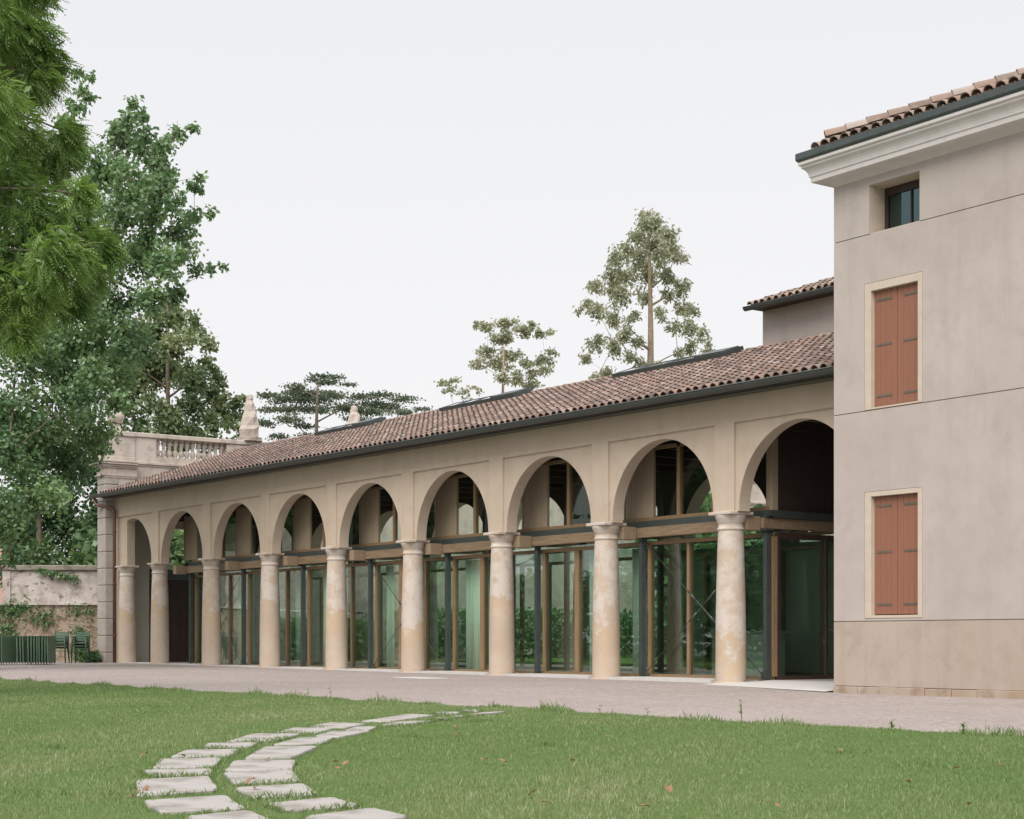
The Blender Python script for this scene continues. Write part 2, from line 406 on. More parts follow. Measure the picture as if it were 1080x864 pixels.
# ------------------------------------------------------------------ ground
def sheet(name, xs, ys, zf, mt):
    V = [(x, y, zf(x, y)) for y in ys for x in xs]; nx = len(xs)
    F = [(j * nx + i, j * nx + i + 1, (j + 1) * nx + i + 1, (j + 1) * nx + i) for j in range(len(ys) - 1) for i in range(nx - 1)]
    mb = MB(); mb.add(V, F, 0, True); o = mb.build(name, mt, None, False); o['kind'] = 'structure'; return o
E_ = [-1500, -600, -250, -120]
sheet('gravel_yard', E_ + list(np.arange(-70, 41, 2.0)) + [60, 120, 400, 1500], [-1500, -500, -150, -60, -30, -14] + list(np.arange(-12, 21, 1.0)) + [30, 60, 150, 500, 1500], gz, M['gravel'])
EDGE = []
for x in np.arange(-62, 42, .25):
    EDGE.append((x, -11.42 + .10 * math.sin(x * .9) + .07 * math.sin(x * 2.3 + 1) + random.uniform(-.06, .06) + .2 * smooth((-x - 6) / 8)))
mb = MB()
V = [(x, y, .004) for x, y in EDGE] + [(x, -70, .004) for x, y in EDGE]
n_ = len(EDGE)
mb.add(V, [(n_ + i, n_ + i + 1, i + 1, i) for i in range(n_ - 1)])
mb.build('lawn', M['turf'], None, False)['kind'] = 'structure'
mb = MB(); mb.box(-70, -10, 11.5, 80, .12, .16); mb.build('rear_lawn', M['turf'])['kind'] = 'structure'
M['paver'] = plaster('pale_paving', (.44, .415, .405), (.51, .485, .47), (.22, .21, .18), 1.0, 0.0)
M['plinth'] = plaster('plinth_stone', (.44, .34, .25), (.50, .43, .37), (.30, .20, .13), .9, .2)
M['villa_body'] = plain('joint_brown_render', (.50, .42, .36), .95, 0, .05)  # brown render of the wall body, visible in the joints
M['coping'] = plaster('mossy_coping', (.27, .245, .21), (.36, .33, .29), (.10, .11, .06), .95, .3)
m = glassm('attic_glass', (.10, .24, .24), 3.0, (.55, .82, .85)); M['attic_glass'] = m
STONES=[[(18.645, -20.677), (18.561, -20.297), (19.364, -20.506), (19.477, -20.888)], [(17.757, -20.528), (17.715, -20.021), (18.419, -20.251), (18.336, -20.675)], [(16.427, -19.999), (16.436, -19.52), (17.335, -19.888), (17.461, -20.433)], [(15.719, -19.654), (15.868, -19.233), (16.353, -19.469), (16.303, -19.826)], [(14.777, -19.116), (14.919, -18.693), (15.661, -19.116), (15.58, -19.531)], [(13.918, -18.517), (14.113, -18.168), (14.756, -18.564), (14.641, -18.987)], [(13.24, -18.016), (13.374, -17.616), (13.865, -17.944), (13.899, -18.394)], [(12.129, -17.04), (12.385, -16.681), (13.161, -17.305), (13.146, -17.808)], [(11.364, -16.21), (11.685, -15.933), (12.251, -16.403), (12.006, -16.748)], [(10.635, -15.373), (11.106, -15.231), (11.668, -15.783), (11.232, -15.981)], [(9.367, -13.624), (9.796, -13.507), (10.779, -14.702), (10.641, -15.032)], [(9.078, -13.018), (9.197, -12.764), (9.618, -13.107), (9.415, -13.31)], [(8.676, -12.417), (8.816, -12.219), (9.237, -12.532), (9.094, -12.734)], [(18.985, -20.2), (18.804, -19.724), (19.276, -19.789), (19.628, -20.441)], [(18.263, -20.035), (18.172, -19.596), (18.624, -19.692), (18.625, -20.116)], [(17.313, -19.759), (17.283, -19.302), (17.921, -19.546), (17.901, -19.941)], [(16.233, -19.316), (16.293, -18.848), (17.034, -19.19), (17.009, -19.622)], [(15.252, -18.757), (15.458, -18.376), (16.225, -18.811), (16.076, -19.23)], [(13.936, -17.845), (14.124, -17.462), (15.173, -18.239), (15.13, -18.619)], [(12.929, -16.991), (13.063, -16.708), (13.737, -17.19), (13.766, -17.686)], [(12.146, -16.231), (12.37, -15.916), (13.051, -16.63), (12.84, -16.782)], [(11.53, -15.562), (11.698, -15.446), (12.252, -15.865), (12.059, -16.027)], [(10.89, -14.682), (10.907, -14.247), (11.448, -14.94), (11.527, -15.325)], [(10.323, -13.847), (10.42, -13.71), (10.786, -13.997), (10.685, -14.138)], [(10.003, -13.374), (10.091, -13.25), (10.386, -13.532), (10.268, -13.622)], [(9.54, -12.713), (9.365, -12.175), (9.746, -12.676), (9.971, -13.181)]]
CONIFER=((-2.06, -15.77),[(-1.96, -14.69, 11.49, 0.61, 0.61), (-2.15, -14.05, 11.36, 0.39, 0.39), (-2.24, -13.77, 10.95, 0.3, 0.3), (-3.26, -14.09, 11.09, 0.67, 0.67), (-2.09, -13.99, 10.54, 0.33, 0.33), (-3.66, -14.8, 11.56, 0.84, 0.84), (0.37, -15.92, 9.13, 0.73, 0.73), (-1.19, -14.8, 9.43, 0.47, 0.47), (-3.02, -13.75, 9.49, 0.54, 0.54), (-1.42, -13.74, 9.52, 0.23, 0.23), (-2.59, -13.47, 9.52, 0.37, 0.37), (0.99, -14.42, 7.85, 0.18, 0.18), (-1.25, -14.86, 8.34, 0.63, 0.63), (0.03, -14.75, 7.7, 0.45, 0.45), (-0.93, -13.84, 8.19, 0.32, 0.32), (-0.92, -13.6, 7.59, 0.35, 0.35), (1.2, -14.87, 6.79, 0.44, 0.44), (0.77, -13.94, 7.11, 0.21, 0.21), (-0.29, -14.95, 7.05, 0.61, 0.61), (-2.32, -12.97, 7.36, 0.3, 0.3), (-1.92, -13.55, 6.89, 0.41, 0.41), (0.32, -15.01, 6.34, 0.45, 0.45), (-2.67, -14.37, 6.59, 0.58, 0.58), (0.3, -15.18, 5.73, 0.22, 0.22), (-2.31, -15.22, 8.52, 0.8, 0.8), (-0.14, -15.9, 6.46, 0.74, 0.74), (0.33, -16.19, 11.27, 0.87, 0.87), (-3.05, -14.33, 12.81, 0.75, 0.75), (0.1, -14.93, 11.34, 0.45, 0.45)])
BROADLEAF=((-23.63, -8.14),[(-20.21, -6.28, 17.12, 0.19, 0.19), (-24.58, -4.48, 18.07, 0.3, 0.3), (-23.79, -4.51, 18.33, 0.18, 0.18), (-20.7, -6.2, 16.34, 0.27, 0.27), (-24.68, -4.84, 16.94, 0.42, 0.42), (-21.17, -4.27, 16.93, 0.2, 0.2), (-22.04, -4.06, 16.7, 0.29, 0.29), (-19.11, -4.84, 15.96, 0.22, 0.22), (-23.65, -3.6, 16.9, 0.35, 0.35), (-21.89, -3.72, 16.15, 0.46, 0.46), (-23.8, -3.54, 16.35, 0.59, 0.59), (-22.84, -2.95, 15.93, 0.53, 0.53), (-19.04, -3.77, 15.53, 0.25, 0.25), (-19.15, -3.27, 15.84, 0.19, 0.19), (-18.51, -4.39, 15.08, 0.27, 0.27), (-19.33, -5.75, 14.37, 0.59, 0.59), (-18.48, -5.4, 13.83, 0.64, 0.64), (-19.42, -4.28, 13.95, 0.55, 0.55), (-21.04, -3.42, 15.0, 0.4, 0.4), (-17.44, -4.57, 13.15, 0.34, 0.34), (-20.88, -2.42, 14.67, 0.23, 0.23), (-18.88, -3.13, 14.34, 0.14, 0.14), (-18.56, -2.98, 13.28, 0.19, 0.19), (-21.65, -2.06, 13.96, 0.29, 0.29), (-20.03, -3.27, 13.12, 0.45, 0.45), (-19.58, -4.35, 12.87, 0.69, 0.69), (-21.0, -4.64, 13.4, 0.78, 0.78), (-22.77, -4.82, 14.45, 0.63, 0.63), (-19.28, -6.61, 14.49, 0.4, 0.4), (-22.69, -1.9, 13.19, 0.42, 0.42), (-16.98, -3.73, 11.25, 0.16, 0.16), (-21.22, -2.17, 12.24, 0.23, 0.23), (-21.29, -1.28, 12.45, 0.12, 0.12), (-17.68, -4.75, 11.38, 0.58, 0.58), (-22.58, -3.68, 12.55, 0.81, 0.81), (-20.67, -5.36, 12.53, 0.69, 0.69), (-21.72, -4.64, 11.27, 0.68, 0.68), (-17.86, -5.1, 10.36, 0.53, 0.53), (-17.68, -4.47, 10.67, 0.32, 0.32), (-19.92, -6.22, 10.24, 0.76, 0.76), (-24.99, -5.33, 10.55, 0.77, 0.77), (-19.38, -5.31, 9.85, 0.54, 0.54), (-22.23, -3.52, 9.9, 0.43, 0.43), (-24.75, -5.27, 9.35, 0.89, 0.89), (-24.14, -4.28, 9.06, 0.74, 0.74), (-21.98, -7.43, 9.06, 0.69, 0.69), (-22.12, -7.52, 7.82, 0.97, 0.97), (-22.47, -6.26, 7.55, 0.85, 0.85), (-23.35, -4.89, 7.6, 0.81, 0.81), (-18.96, -5.62, 7.61, 0.37, 0.37), (-22.25, -3.63, 7.43, 0.12, 0.12), (-24.57, -6.38, 6.6, 1.02, 1.02), (-24.17, -5.18, 6.35, 0.73, 0.73), (-20.47, -8.49, 4.77, 0.66, 0.66), (-25.27, -5.84, 5.37, 0.53, 0.53), (-20.72, -8.27, 3.86, 0.27, 0.27), (-22.09, -7.62, 3.27, 0.19, 0.19), (-23.22, -6.42, 9.75, 0.71, 0.71), (-24.43, -4.93, 9.78, 0.65, 0.65), (-20.76, -5.75, 9.46, 0.61, 0.61), (-23.75, -3.91, 9.69, 0.59, 0.59), (-21.78, -5.06, 10.24, 0.45, 0.45), (-20.07, -5.08, 8.53, 0.49, 0.49), (-21.02, -6.37, 9.52, 0.55, 0.55), (-19.74, -6.01, 8.48, 0.54, 0.54), (-19.4, -6.56, 7.72, 0.53, 0.53), (-19.03, -5.31, 9.08, 0.38, 0.38), (-23.77, -6.37, 7.1, 0.86, 0.86), (-24.45, -4.15, 7.03, 0.48, 0.48), (-21.06, -8.02, 6.18, 0.81, 0.81), (-19.62, -7.17, 5.04, 0.53, 0.53), (-26.81, -7.57, 12.08, 1.78, 1.78), (-24.4, -8.88, 8.12, 1.69, 1.69), (-23.15, -8.44, 14.12, 1.11, 1.11)])
BUSH=((-46.04, 1.76),[(-45.73, 0.39, 4.02, 0.74, 0.74), (-46.65, 1.55, 3.75, 0.67, 0.67), (-46.83, 2.9, 3.87, 0.76, 0.76), (-44.67, 3.38, 3.81, 0.75, 0.75), (-44.06, 4.01, 4.05, 0.58, 0.58), (-42.61, 3.51, 5.0, 0.57, 0.57), (-48.53, 1.13, 5.84, 0.85, 0.85), (-42.52, 3.48, 5.6, 0.57, 0.57), (-46.02, 1.75, 7.59, 1.08, 1.08), (-46.51, 3.44, 7.08, 1.06, 1.06), (-43.18, 3.23, 7.87, 0.81, 0.81), (-46.46, 2.77, 5.79, 1.09, 1.09), (-48.05, 2.04, 5.84, 1.02, 1.02), (-45.22, 3.82, 5.76, 0.92, 0.92), (-46.07, 3.71, 4.75, 0.68, 0.68), (-44.39, 1.37, 4.4, 0.73, 0.73), (-46.27, 0.99, 4.47, 0.75, 0.75), (-43.13, 3.43, 8.9, 0.73, 0.73), (-45.67, 4.66, 6.88, 0.68, 0.68), (-44.52, 2.47, 8.96, 0.82, 0.82), (-43.98, 4.33, 7.37, 0.41, 0.41)])
OLIVE=((-52.05, 10.57),[(-55.63, 10.69, 16.84, 0.78, 0.78), (-54.52, 10.73, 14.5, 0.87, 0.87), (-55.93, 10.04, 13.4, 0.78, 0.78), (-52.14, 9.95, 12.24, 0.85, 0.85), (-51.65, 11.0, 10.62, 0.66, 0.66), (-54.11, 10.04, 10.55, 0.77, 0.77), (-50.92, 11.94, 10.85, 0.57, 0.57), (-49.21, 12.4, 10.48, 0.46, 0.46), (-50.1, 12.32, 13.84, 0.47, 0.47), (-49.35, 10.7, 13.6, 0.74, 0.74), (-52.25, 9.0, 14.28, 0.75, 0.75), (-56.14, 9.87, 15.36, 0.68, 0.68), (-54.42, 11.99, 17.77, 0.88, 0.88), (-52.01, 11.93, 16.67, 0.71, 0.71), (-52.4, 10.07, 16.53, 0.85, 0.85), (-50.01, 11.76, 15.55, 0.47, 0.47), (-49.43, 10.0, 15.15, 0.92, 0.92), (-49.78, 11.4, 14.42, 0.56, 0.56), (-54.41, 10.17, 15.4, 0.96, 0.96), (-54.19, 11.36, 14.76, 0.97, 0.97), (-50.68, 11.06, 13.8, 0.84, 0.84), (-54.43, 10.18, 13.72, 1.06, 1.06), (-52.41, 12.9, 13.47, 0.67, 0.67), (-51.56, 13.27, 12.92, 0.62, 0.62), (-50.97, 13.78, 12.89, 0.43, 0.43), (-52.75, 12.27, 12.73, 0.77, 0.77), (-51.23, 10.31, 11.93, 0.93, 0.93), (-51.33, 13.69, 11.97, 0.62, 0.62), (-49.56, 11.8, 11.4, 0.74, 0.74), (-49.78, 13.61, 12.03, 0.28, 0.28), (-54.62, 9.75, 12.26, 0.77, 0.77), (-52.51, 11.9, 11.33, 0.67, 0.67), (-48.82, 12.97, 11.04, 0.37, 0.37), (-55.05, 10.96, 11.43, 0.58, 0.58)])
CEDAR=((-68.92, 28.26),[(-70.29, 29.43, 18.12, 0.68, 0.16), (-69.1, 29.68, 17.93, 0.55, 0.14), (-63.95, 25.13, 16.7, 0.46, 0.13), (-70.23, 27.39, 17.27, 0.73, 0.17), (-65.87, 27.38, 16.95, 0.88, 0.15), (-69.52, 30.97, 17.63, 0.49, 0.09), (-70.38, 25.43, 16.55, 0.85, 0.18), (-73.25, 28.72, 17.38, 0.75, 0.2), (-70.87, 28.56, 17.0, 1.05, 0.25), (-71.6, 30.66, 17.2, 1.13, 0.19), (-65.82, 29.46, 16.26, 0.66, 0.17), (-70.48, 29.05, 16.57, 1.29, 0.28), (-72.7, 27.87, 16.71, 1.06, 0.25), (-70.02, 33.5, 17.17, 1.01, 0.19), (-64.26, 31.71, 16.11, 0.89, 0.13), (-70.47, 33.18, 16.64, 0.94, 0.19), (-70.05, 34.33, 16.54, 1.07, 0.16), (-72.88, 26.58, 15.97, 0.74, 0.17), (-75.07, 29.47, 16.5, 1.15, 0.22), (-74.01, 30.55, 16.46, 1.21, 0.24), (-68.12, 29.75, 15.82, 1.34, 0.21), (-67.18, 31.31, 15.59, 1.22, 0.16), (-62.37, 30.55, 14.96, 0.88, 0.12), (-68.4, 35.97, 16.29, 0.63, 0.09), (-75.61, 27.9, 15.45, 0.89, 0.25), (-69.76, 26.6, 15.04, 0.91, 0.24), (-71.41, 28.72, 14.94, 0.74, 0.2), (-69.8, 31.56, 15.46, 0.81, 0.22), (-70.53, 30.77, 14.69, 0.62, 0.19), (-63.92, 28.49, 14.24, 0.76, 0.16), (-73.41, 27.75, 14.38, 0.75, 0.2), (-70.13, 28.23, 14.07, 0.8, 0.17), (-71.6, 27.91, 13.55, 0.8, 0.19)])
PINE=((-70.25, 43.65),[(-70.43, 42.57, 22.77, 0.59, 0.4), (-71.82, 42.72, 23.2, 0.4, 0.27), (-71.4, 44.87, 23.3, 0.81, 0.54), (-70.15, 45.21, 22.68, 0.73, 0.47), (-71.33, 44.41, 22.23, 0.94, 0.54), (-66.73, 43.71, 22.33, 0.39, 0.32), (-66.99, 44.71, 22.02, 0.52, 0.39), (-68.04, 46.14, 22.46, 0.33, 0.2), (-71.57, 43.35, 21.22, 0.67, 0.47), (-69.81, 41.35, 19.93, 0.59, 0.33), (-70.77, 44.84, 21.13, 0.94, 0.54), (-70.97, 43.99, 20.34, 0.93, 0.53), (-67.06, 43.39, 19.76, 0.52, 0.39), (-68.38, 45.98, 20.51, 0.66, 0.46), (-66.9, 45.53, 20.79, 0.33, 0.33), (-66.63, 44.12, 19.32, 0.78, 0.45), (-67.88, 43.18, 18.87, 0.65, 0.46), (-68.21, 44.63, 18.71, 0.79, 0.39), (-68.68, 42.55, 18.92, 0.59, 0.39)])
SMALLPINE=((-72.13, 41.0),[(-71.78, 39.9, 18.81, 0.53, 0.33), (-71.08, 40.07, 18.87, 0.52, 0.33), (-72.31, 40.57, 18.4, 0.46, 0.33), (-71.49, 41.29, 18.3, 0.46, 0.26), (-71.68, 42.22, 18.67, 0.4, 0.2), (-71.43, 42.45, 18.39, 0.27, 0.2), (-71.05, 41.16, 17.77, 0.33, 0.2)])
TALLTREE=((-50.51, 40.36),[(-52.43, 41.82, 26.8, 0.46, 0.46), (-48.39, 38.16, 24.78, 0.54, 0.54), (-49.81, 40.35, 25.38, 0.67, 0.67), (-48.91, 40.31, 24.53, 0.67, 0.67), (-50.48, 39.46, 24.6, 0.61, 0.61), (-48.6, 39.04, 24.02, 0.66, 0.66), (-51.24, 42.76, 24.63, 0.52, 0.52), (-50.63, 38.87, 23.99, 0.5, 0.5), (-49.44, 37.05, 22.98, 0.55, 0.55), (-51.32, 40.38, 23.59, 0.74, 0.74), (-48.29, 39.28, 23.06, 0.66, 0.66), (-51.99, 38.74, 22.77, 0.56, 0.56), (-48.86, 41.0, 23.61, 0.45, 0.45), (-49.64, 42.42, 23.72, 0.28, 0.28), (-53.42, 41.0, 23.08, 0.75, 0.75), (-51.94, 41.64, 23.01, 0.69, 0.69), (-49.45, 41.0, 22.49, 0.56, 0.56), (-50.92, 43.01, 22.32, 0.52, 0.52), (-52.44, 39.11, 21.93, 0.45, 0.45), (-51.71, 37.31, 21.87, 0.5, 0.5), (-49.78, 37.67, 20.76, 0.66, 0.66), (-51.14, 40.45, 21.48, 0.57, 0.57), (-50.15, 41.52, 21.44, 0.45, 0.45), (-51.34, 43.91, 22.62, 0.35, 0.35), (-54.8, 39.15, 21.47, 0.35, 0.35), (-53.36, 37.46, 20.59, 0.28, 0.28), (-51.56, 37.33, 20.29, 0.5, 0.5), (-53.62, 40.05, 20.52, 0.58, 0.58), (-48.8, 37.58, 19.66, 0.44, 0.44), (-48.25, 39.46, 19.89, 0.44, 0.44), (-49.63, 42.27, 20.71, 0.56, 0.56), (-49.43, 43.06, 20.6, 0.34, 0.34), (-49.68, 37.8, 18.72, 0.55, 0.55), (-52.94, 38.27, 18.69, 0.51, 0.51), (-54.51, 38.78, 18.05, 0.4, 0.4), (-51.1, 38.24, 18.25, 0.56, 0.56), (-50.58, 39.54, 18.59, 0.39, 0.39), (-48.35, 40.56, 19.2, 0.44, 0.44), (-48.23, 41.4, 19.27, 0.5, 0.5), (-50.81, 44.82, 19.63, 0.46, 0.46), (-47.88, 42.8, 18.42, 0.28, 0.28), (-53.37, 41.11, 18.29, 0.4, 0.4), (-53.88, 39.89, 17.26, 0.52, 0.52), (-52.71, 38.24, 16.62, 0.34, 0.34), (-49.21, 39.7, 17.02, 0.44, 0.44), (-53.02, 41.79, 17.73, 0.46, 0.46), (-49.06, 42.36, 18.38, 0.45, 0.45), (-48.14, 42.81, 17.9, 0.34, 0.34), (-48.67, 41.06, 17.8, 0.33, 0.33)])
LEAFPOS = [(14.48, -19.12), (17.6, -20.53), (15.46, -18.6), (13.87, -17.12), (13.87, -16.89), (15.98, -18.35), (16.11, -18.33), (16.53, -18.63), (13.62, -15.74), (12.33, -14.94), (16.36, -17.34), (16.59, -17.34), (16.8, -16.88), (18.73, -18.64), (19.22, -18.91), (19.67, -18.62), (18.99, -17.87), (20.03, -18.03), (20.57, -17.18), (18.86, -14.77), (18.9, -15.29), (19.44, -16.35), (17.21, -20.27), (17.36, -20.37), (14.74, -18.93), (17.08, -19.55), (17.52, -19.73), (14.63, -14.84), (16.37, -15.12), (17.1, -14.49)]
WEEDS = [(12.75, -11.45, 0.45, 'tall thin weed standing at the lawn edge below the nearest column'), (3.64, -11.45, 0.35, 'small leafy weed at the lawn edge below the middle columns'), (2.88, -11.45, 0.3, 'short weed at the lawn edge above the curving path'), (11.16, -11.45, 0.2, 'low weed at the lawn edge left of the tall thin weed'), (10.25, -11.45, 0.15, 'tiny weed at the lawn edge before the second glazed bay'), (14.89, -11.45, 0.18, 'short weed at the lawn edge below the villa corner'), (15.78, -11.45, 0.15, 'little weed at the lawn edge near the right border'), (7.99, -11.45, 0.2, 'leafy weed where the path meets the gravel')]
# ================================================================== LOGGIA
S = 4.2; WT = 6.0
def tilt(x): return -.0055 * x          # the eaves line is not quite level
lg = empty('arcade_building', (0, 0, 0), 0, 'long stuccoed arcade with stone columns, glazed bays and a red tiled roof', 'building')
ZS, RA, ZP = 3.635, 1.70, 5.45
def arcade(y0, y1, rec, mb, bays, xl, xr):
    """one arcaded wall: front plane y0, back y1, panels recessed by rec (towards y1)"""
    yr = y0 + rec
    mb.quad((xl, y0, ZP), (xr, y0, ZP), (xr, y0, WT + tilt(xr) + .1), (xl, y0, WT + tilt(xl) + .1))
    mb.quad((xl, y1, ZP), (xr, y1, ZP), (xr, y1, WT + tilt(xr) + .1), (xl, y1, WT + tilt(xl) + .1))
    for c in bays:
        a, b_ = c - 1.8, c + 1.8
        mb.quad((a, y0, ZP), (b_, y0, ZP), (b_, yr, ZP), (a, yr, ZP))           # panel head
        for x in (a, b_): mb.quad((x, y0, 3.6), (x, yr, 3.6), (x, yr, ZP), (x, y0, ZP))
        for xs, xe, y in ((a, c - RA, yr), (c + RA, b_, yr), (a - .3, c - RA, y1), (c + RA, b_ + .3, y1)):
            mb.quad((xs, y, 3.6), (xe, y, 3.6), (xe, y, ZP), (xs, y, ZP))
        N = 40
        P = [(c - RA * math.cos(math.pi * i / N), ZS + RA * math.sin(math.pi * i / N)) for i in range(N + 1)]
        for i in range(N):
            (xa, za), (xb, zb) = P[i], P[i + 1]
            for y in (yr, y1): mb.quad((xa, y, za), (xb, y, zb), (xb, y, ZP), (xa, y, ZP))
            mb.add([(xa, yr, za), (xb, yr, zb), (xb, y1, zb), (xa, y1, za)], [(0, 1, 2, 3)], 0, True)
        for x in (c - RA, c + RA): mb.quad((x, yr, 3.6), (x, y1, 3.6), (x, y1, ZS), (x, yr, ZS))
        mb.quad((c - RA, yr, 3.6), (c - 2.1, yr, 3.6), (c - 2.1, y1, 3.6), (c - RA, y1, 3.6)); mb.quad((c + RA, yr, 3.6), (c + 2.1, yr, 3.6), (c + 2.1, y1, 3.6), (c + RA, y1, 3.6))
    for k in range(len(bays) + 1):                                               # pilaster strips
        x = bays[0] + 2.1 - S * k
        mb.quad((x - .3, y0, 3.6), (x + .3, y0, 3.6), (x + .3, y0, ZP), (x - .3, y0, ZP))
        mb.quad((x - .3, y0, 3.6), (x + .3, y0, 3.6), (x + .3, yr, 3.6), (x - .3, yr, 3.6))
BAYS = [2.1 - S * k for k in range(9)]          # bay centres: first bay beside the villa
mb = MB(); arcade(0, .36, .055, mb, BAYS, -33.25, 4.2); mb.build('arcade_wall', M['stucco'], lg, False)
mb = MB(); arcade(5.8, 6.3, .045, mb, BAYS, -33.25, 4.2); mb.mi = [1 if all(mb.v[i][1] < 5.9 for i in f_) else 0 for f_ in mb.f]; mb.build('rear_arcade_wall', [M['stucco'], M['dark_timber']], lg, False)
# end pier of the front wall and the engaged half column
mb = MB(); mb.box(-33.2, -32.0, .052, .358, 3.6, ZP, 0); mb.box(-33.2, -32.5, .08, .35, .0, 3.59, 0); mb.build('end_pier', M['stucco'], lg)
# columns
def column_bm():
    mb = MB()
    pr = [(.335, -.12), (.335, .0), (.325, .06), (.322, .7), (.318, 1.3), (.305, 2.0), (.288, 2.7), (.268, 3.2), (.266, 3.215)]
    return mb.lathe(pr, (0, 0, 0), 32, 0, jit=.006, seed=3)
def capital_bm():
    mb = MB()
    mb.lathe([(.266, 3.205), (.285, 3.222), (.292, 3.24), (.285, 3.26), (.268, 3.265), (.268, 3.36), (.280, 3.37), (.284, 3.385), (.295, 3.42), (.318, 3.46), (.332, 3.50), (.332, 3.53)], (0, 0, 0), 32)
    mb.box(-.345, .345, -.335, .335, 3.532, 3.6, 0, .012)
    return mb
colr = column_bm().build('column', M['column'], lg); colr.location = (0, .19, 0)
capital_bm().build('capital', M['column'], colr)
plb = MB(); plb.lathe([(.36, -.15), (.385, .0), (.35, .035)], (0, 0, 0), 14, 0, jit=.05, seed=5); plb.build('base_stone', M['column'], colr)
for k in range(1, 8):
    c = copy_tree(colr, lg); c.location = (-S * k, .19, -.003 * (-S * k) * .5)
    c.rotation_euler = (0, 0, 0)
for k in range(8):
    rc = colr if k == 0 else rc.copy()
    if k: col.objects.link(rc); rc.parent = lg; rc.name = 'rear_column'
    else:
        rc = colr.copy(); col.objects.link(rc); rc.parent = lg; rc.name = 'rear_column'
    rc.location = (-S * k, 6.05, .05)
    cp = bpy.data.objects['capital'].copy(); col.objects.link(cp); cp.parent = rc
c = copy_tree(colr, lg); c.location = (-32.33, .19, .05)

# ---------------------------------------------------------------- roof
def tiled(mb, o, u, v, nrm, length, slope, pitch, expo, keep=None, seg=5, jitter=.012, rad=None):
    """barrel tiles: columns along u, courses up v (unit vectors), pans between covers"""
    o, u, v, nrm = (np.array(q, float) for q in (o, u, v, nrm))
    nc = int(length / pitch); nr = int(math.ceil(slope / expo)); r0 = rad or pitch * .33
    rr = random.Random(11)
    for c in range(nc):
        wob = rr.uniform(-.3, .3) * jitter
        for r in range(nr):
            if keep and not keep((c + .5) * pitch, r * expo): continue
            ln = expo * 1.18
            for kind in (0, 1):
                cx = (c + .5 + .5 * kind) * pitch + wob + rr.uniform(-jitter, jitter)
                t = rr.random(); lo = r * expo + rr.uniform(-jitter, jitter) * 1.2
                V = []
                for e_, (dist, ra) in enumerate(((lo, r0 * 1.12), (lo + ln, r0 * .92))):
                    for k in range(seg + 1):
                        th = math.pi * k / seg
                        s_ = math.cos(th) * ra
                        h = (.03 + math.sin(th) * ra * .95) if kind == 0 else (.045 - math.sin(th) * ra * .62)
                        h += (.022 if e_ == 0 else 0.0)
                        V.append(o + u * (cx + s_) + v * dist + nrm * h)
                F = [(k, k + 1, seg + 2 + k, seg + 1 + k) for k in range(seg)]
                mb.add(V, F, 0, True, t)
                if r == 0 or True:                                                # thickness of the visible lower end
                    W = [V[k] for k in range(seg + 1)] + [V[k] - nrm * .018 for k in range(seg + 1)]
                    mb.add(W, [(k, k + 1, seg + 2 + k, seg + 1 + k) for k in range(seg)], 0, False, t * .8)
PIT = math.atan(.345); CP, SP = math.cos(PIT), math.sin(PIT)
EY, EZ = -.52, 6.10
XL, XR = -33.15, 4.06
dx = np.array([1, 0, -.0055]); dx /= np.linalg.norm(dx)
vv = np.array([0, CP, SP]); nn_ = np.array([0, -SP, CP])
SLOPE = 5.86
mb = MB()
tiled(mb, (XL, EY, EZ + tilt(XL)), dx, vv, nn_, XR - XL, SLOPE, .262, .36)
roof = mb.build('roof', M['tile'], lg, False)
# roof deck below the tiles, both slopes
mb = MB()
ry = EY + SLOPE * CP; rz_ = EZ + SLOPE * SP
for y0, z0, y1, z1 in ((EY + .08, EZ - .0, ry, rz_ - .02), (6.85, rz_ - .02 - (6.85 - ry) * .345, ry, rz_ - .02)):
    P = [(x, y, z + dz + tilt(x)) for dz in (-.14, 0) for x, y, z in ((XL, y0, z0), (XR, y0, z0), (XR, y1, z1), (XL, y1, z1))]
    mb.add(P, [(0, 1, 2, 3), (4, 5, 6, 7), (0, 1, 5, 4), (1, 2, 6, 5), (2, 3, 7, 6), (3, 0, 4, 7)])
mb.build('roof_deck', M['dark_timber'], roof)
mb = MB(); tiled(mb, (XR, 6.9, rz_ - (6.9 - ry) * .345 + tilt(XR)), -dx, np.array([0, -CP, SP]), np.array([0, SP, CP]), XR - XL, 1.5, .40, .75, rad=.13)
mb.build('rear_slope_tiles', M['tile'], roof, False)
mb = MB(); rr = random.Random(3)
for k in range(int((XR - XL) / .42)):
    x = XL + k * .42
    V = []
    for e_, (xx, ra) in enumerate(((x, .115), (x + .47, .095))):
        for j in range(7):
            th = math.pi * j / 6
            V.append((xx, ry + math.cos(th) * ra, rz_ + tilt(xx) + .035 + math.sin(th) * ra + (.015 if e_ == 0 else 0)))
    mb.add(V, [(j, j + 1, 8 + j, 7 + j) for j in range(6)], 0, True, rr.random())
mb.build('ridge_tiles', M['tile'], roof, False)
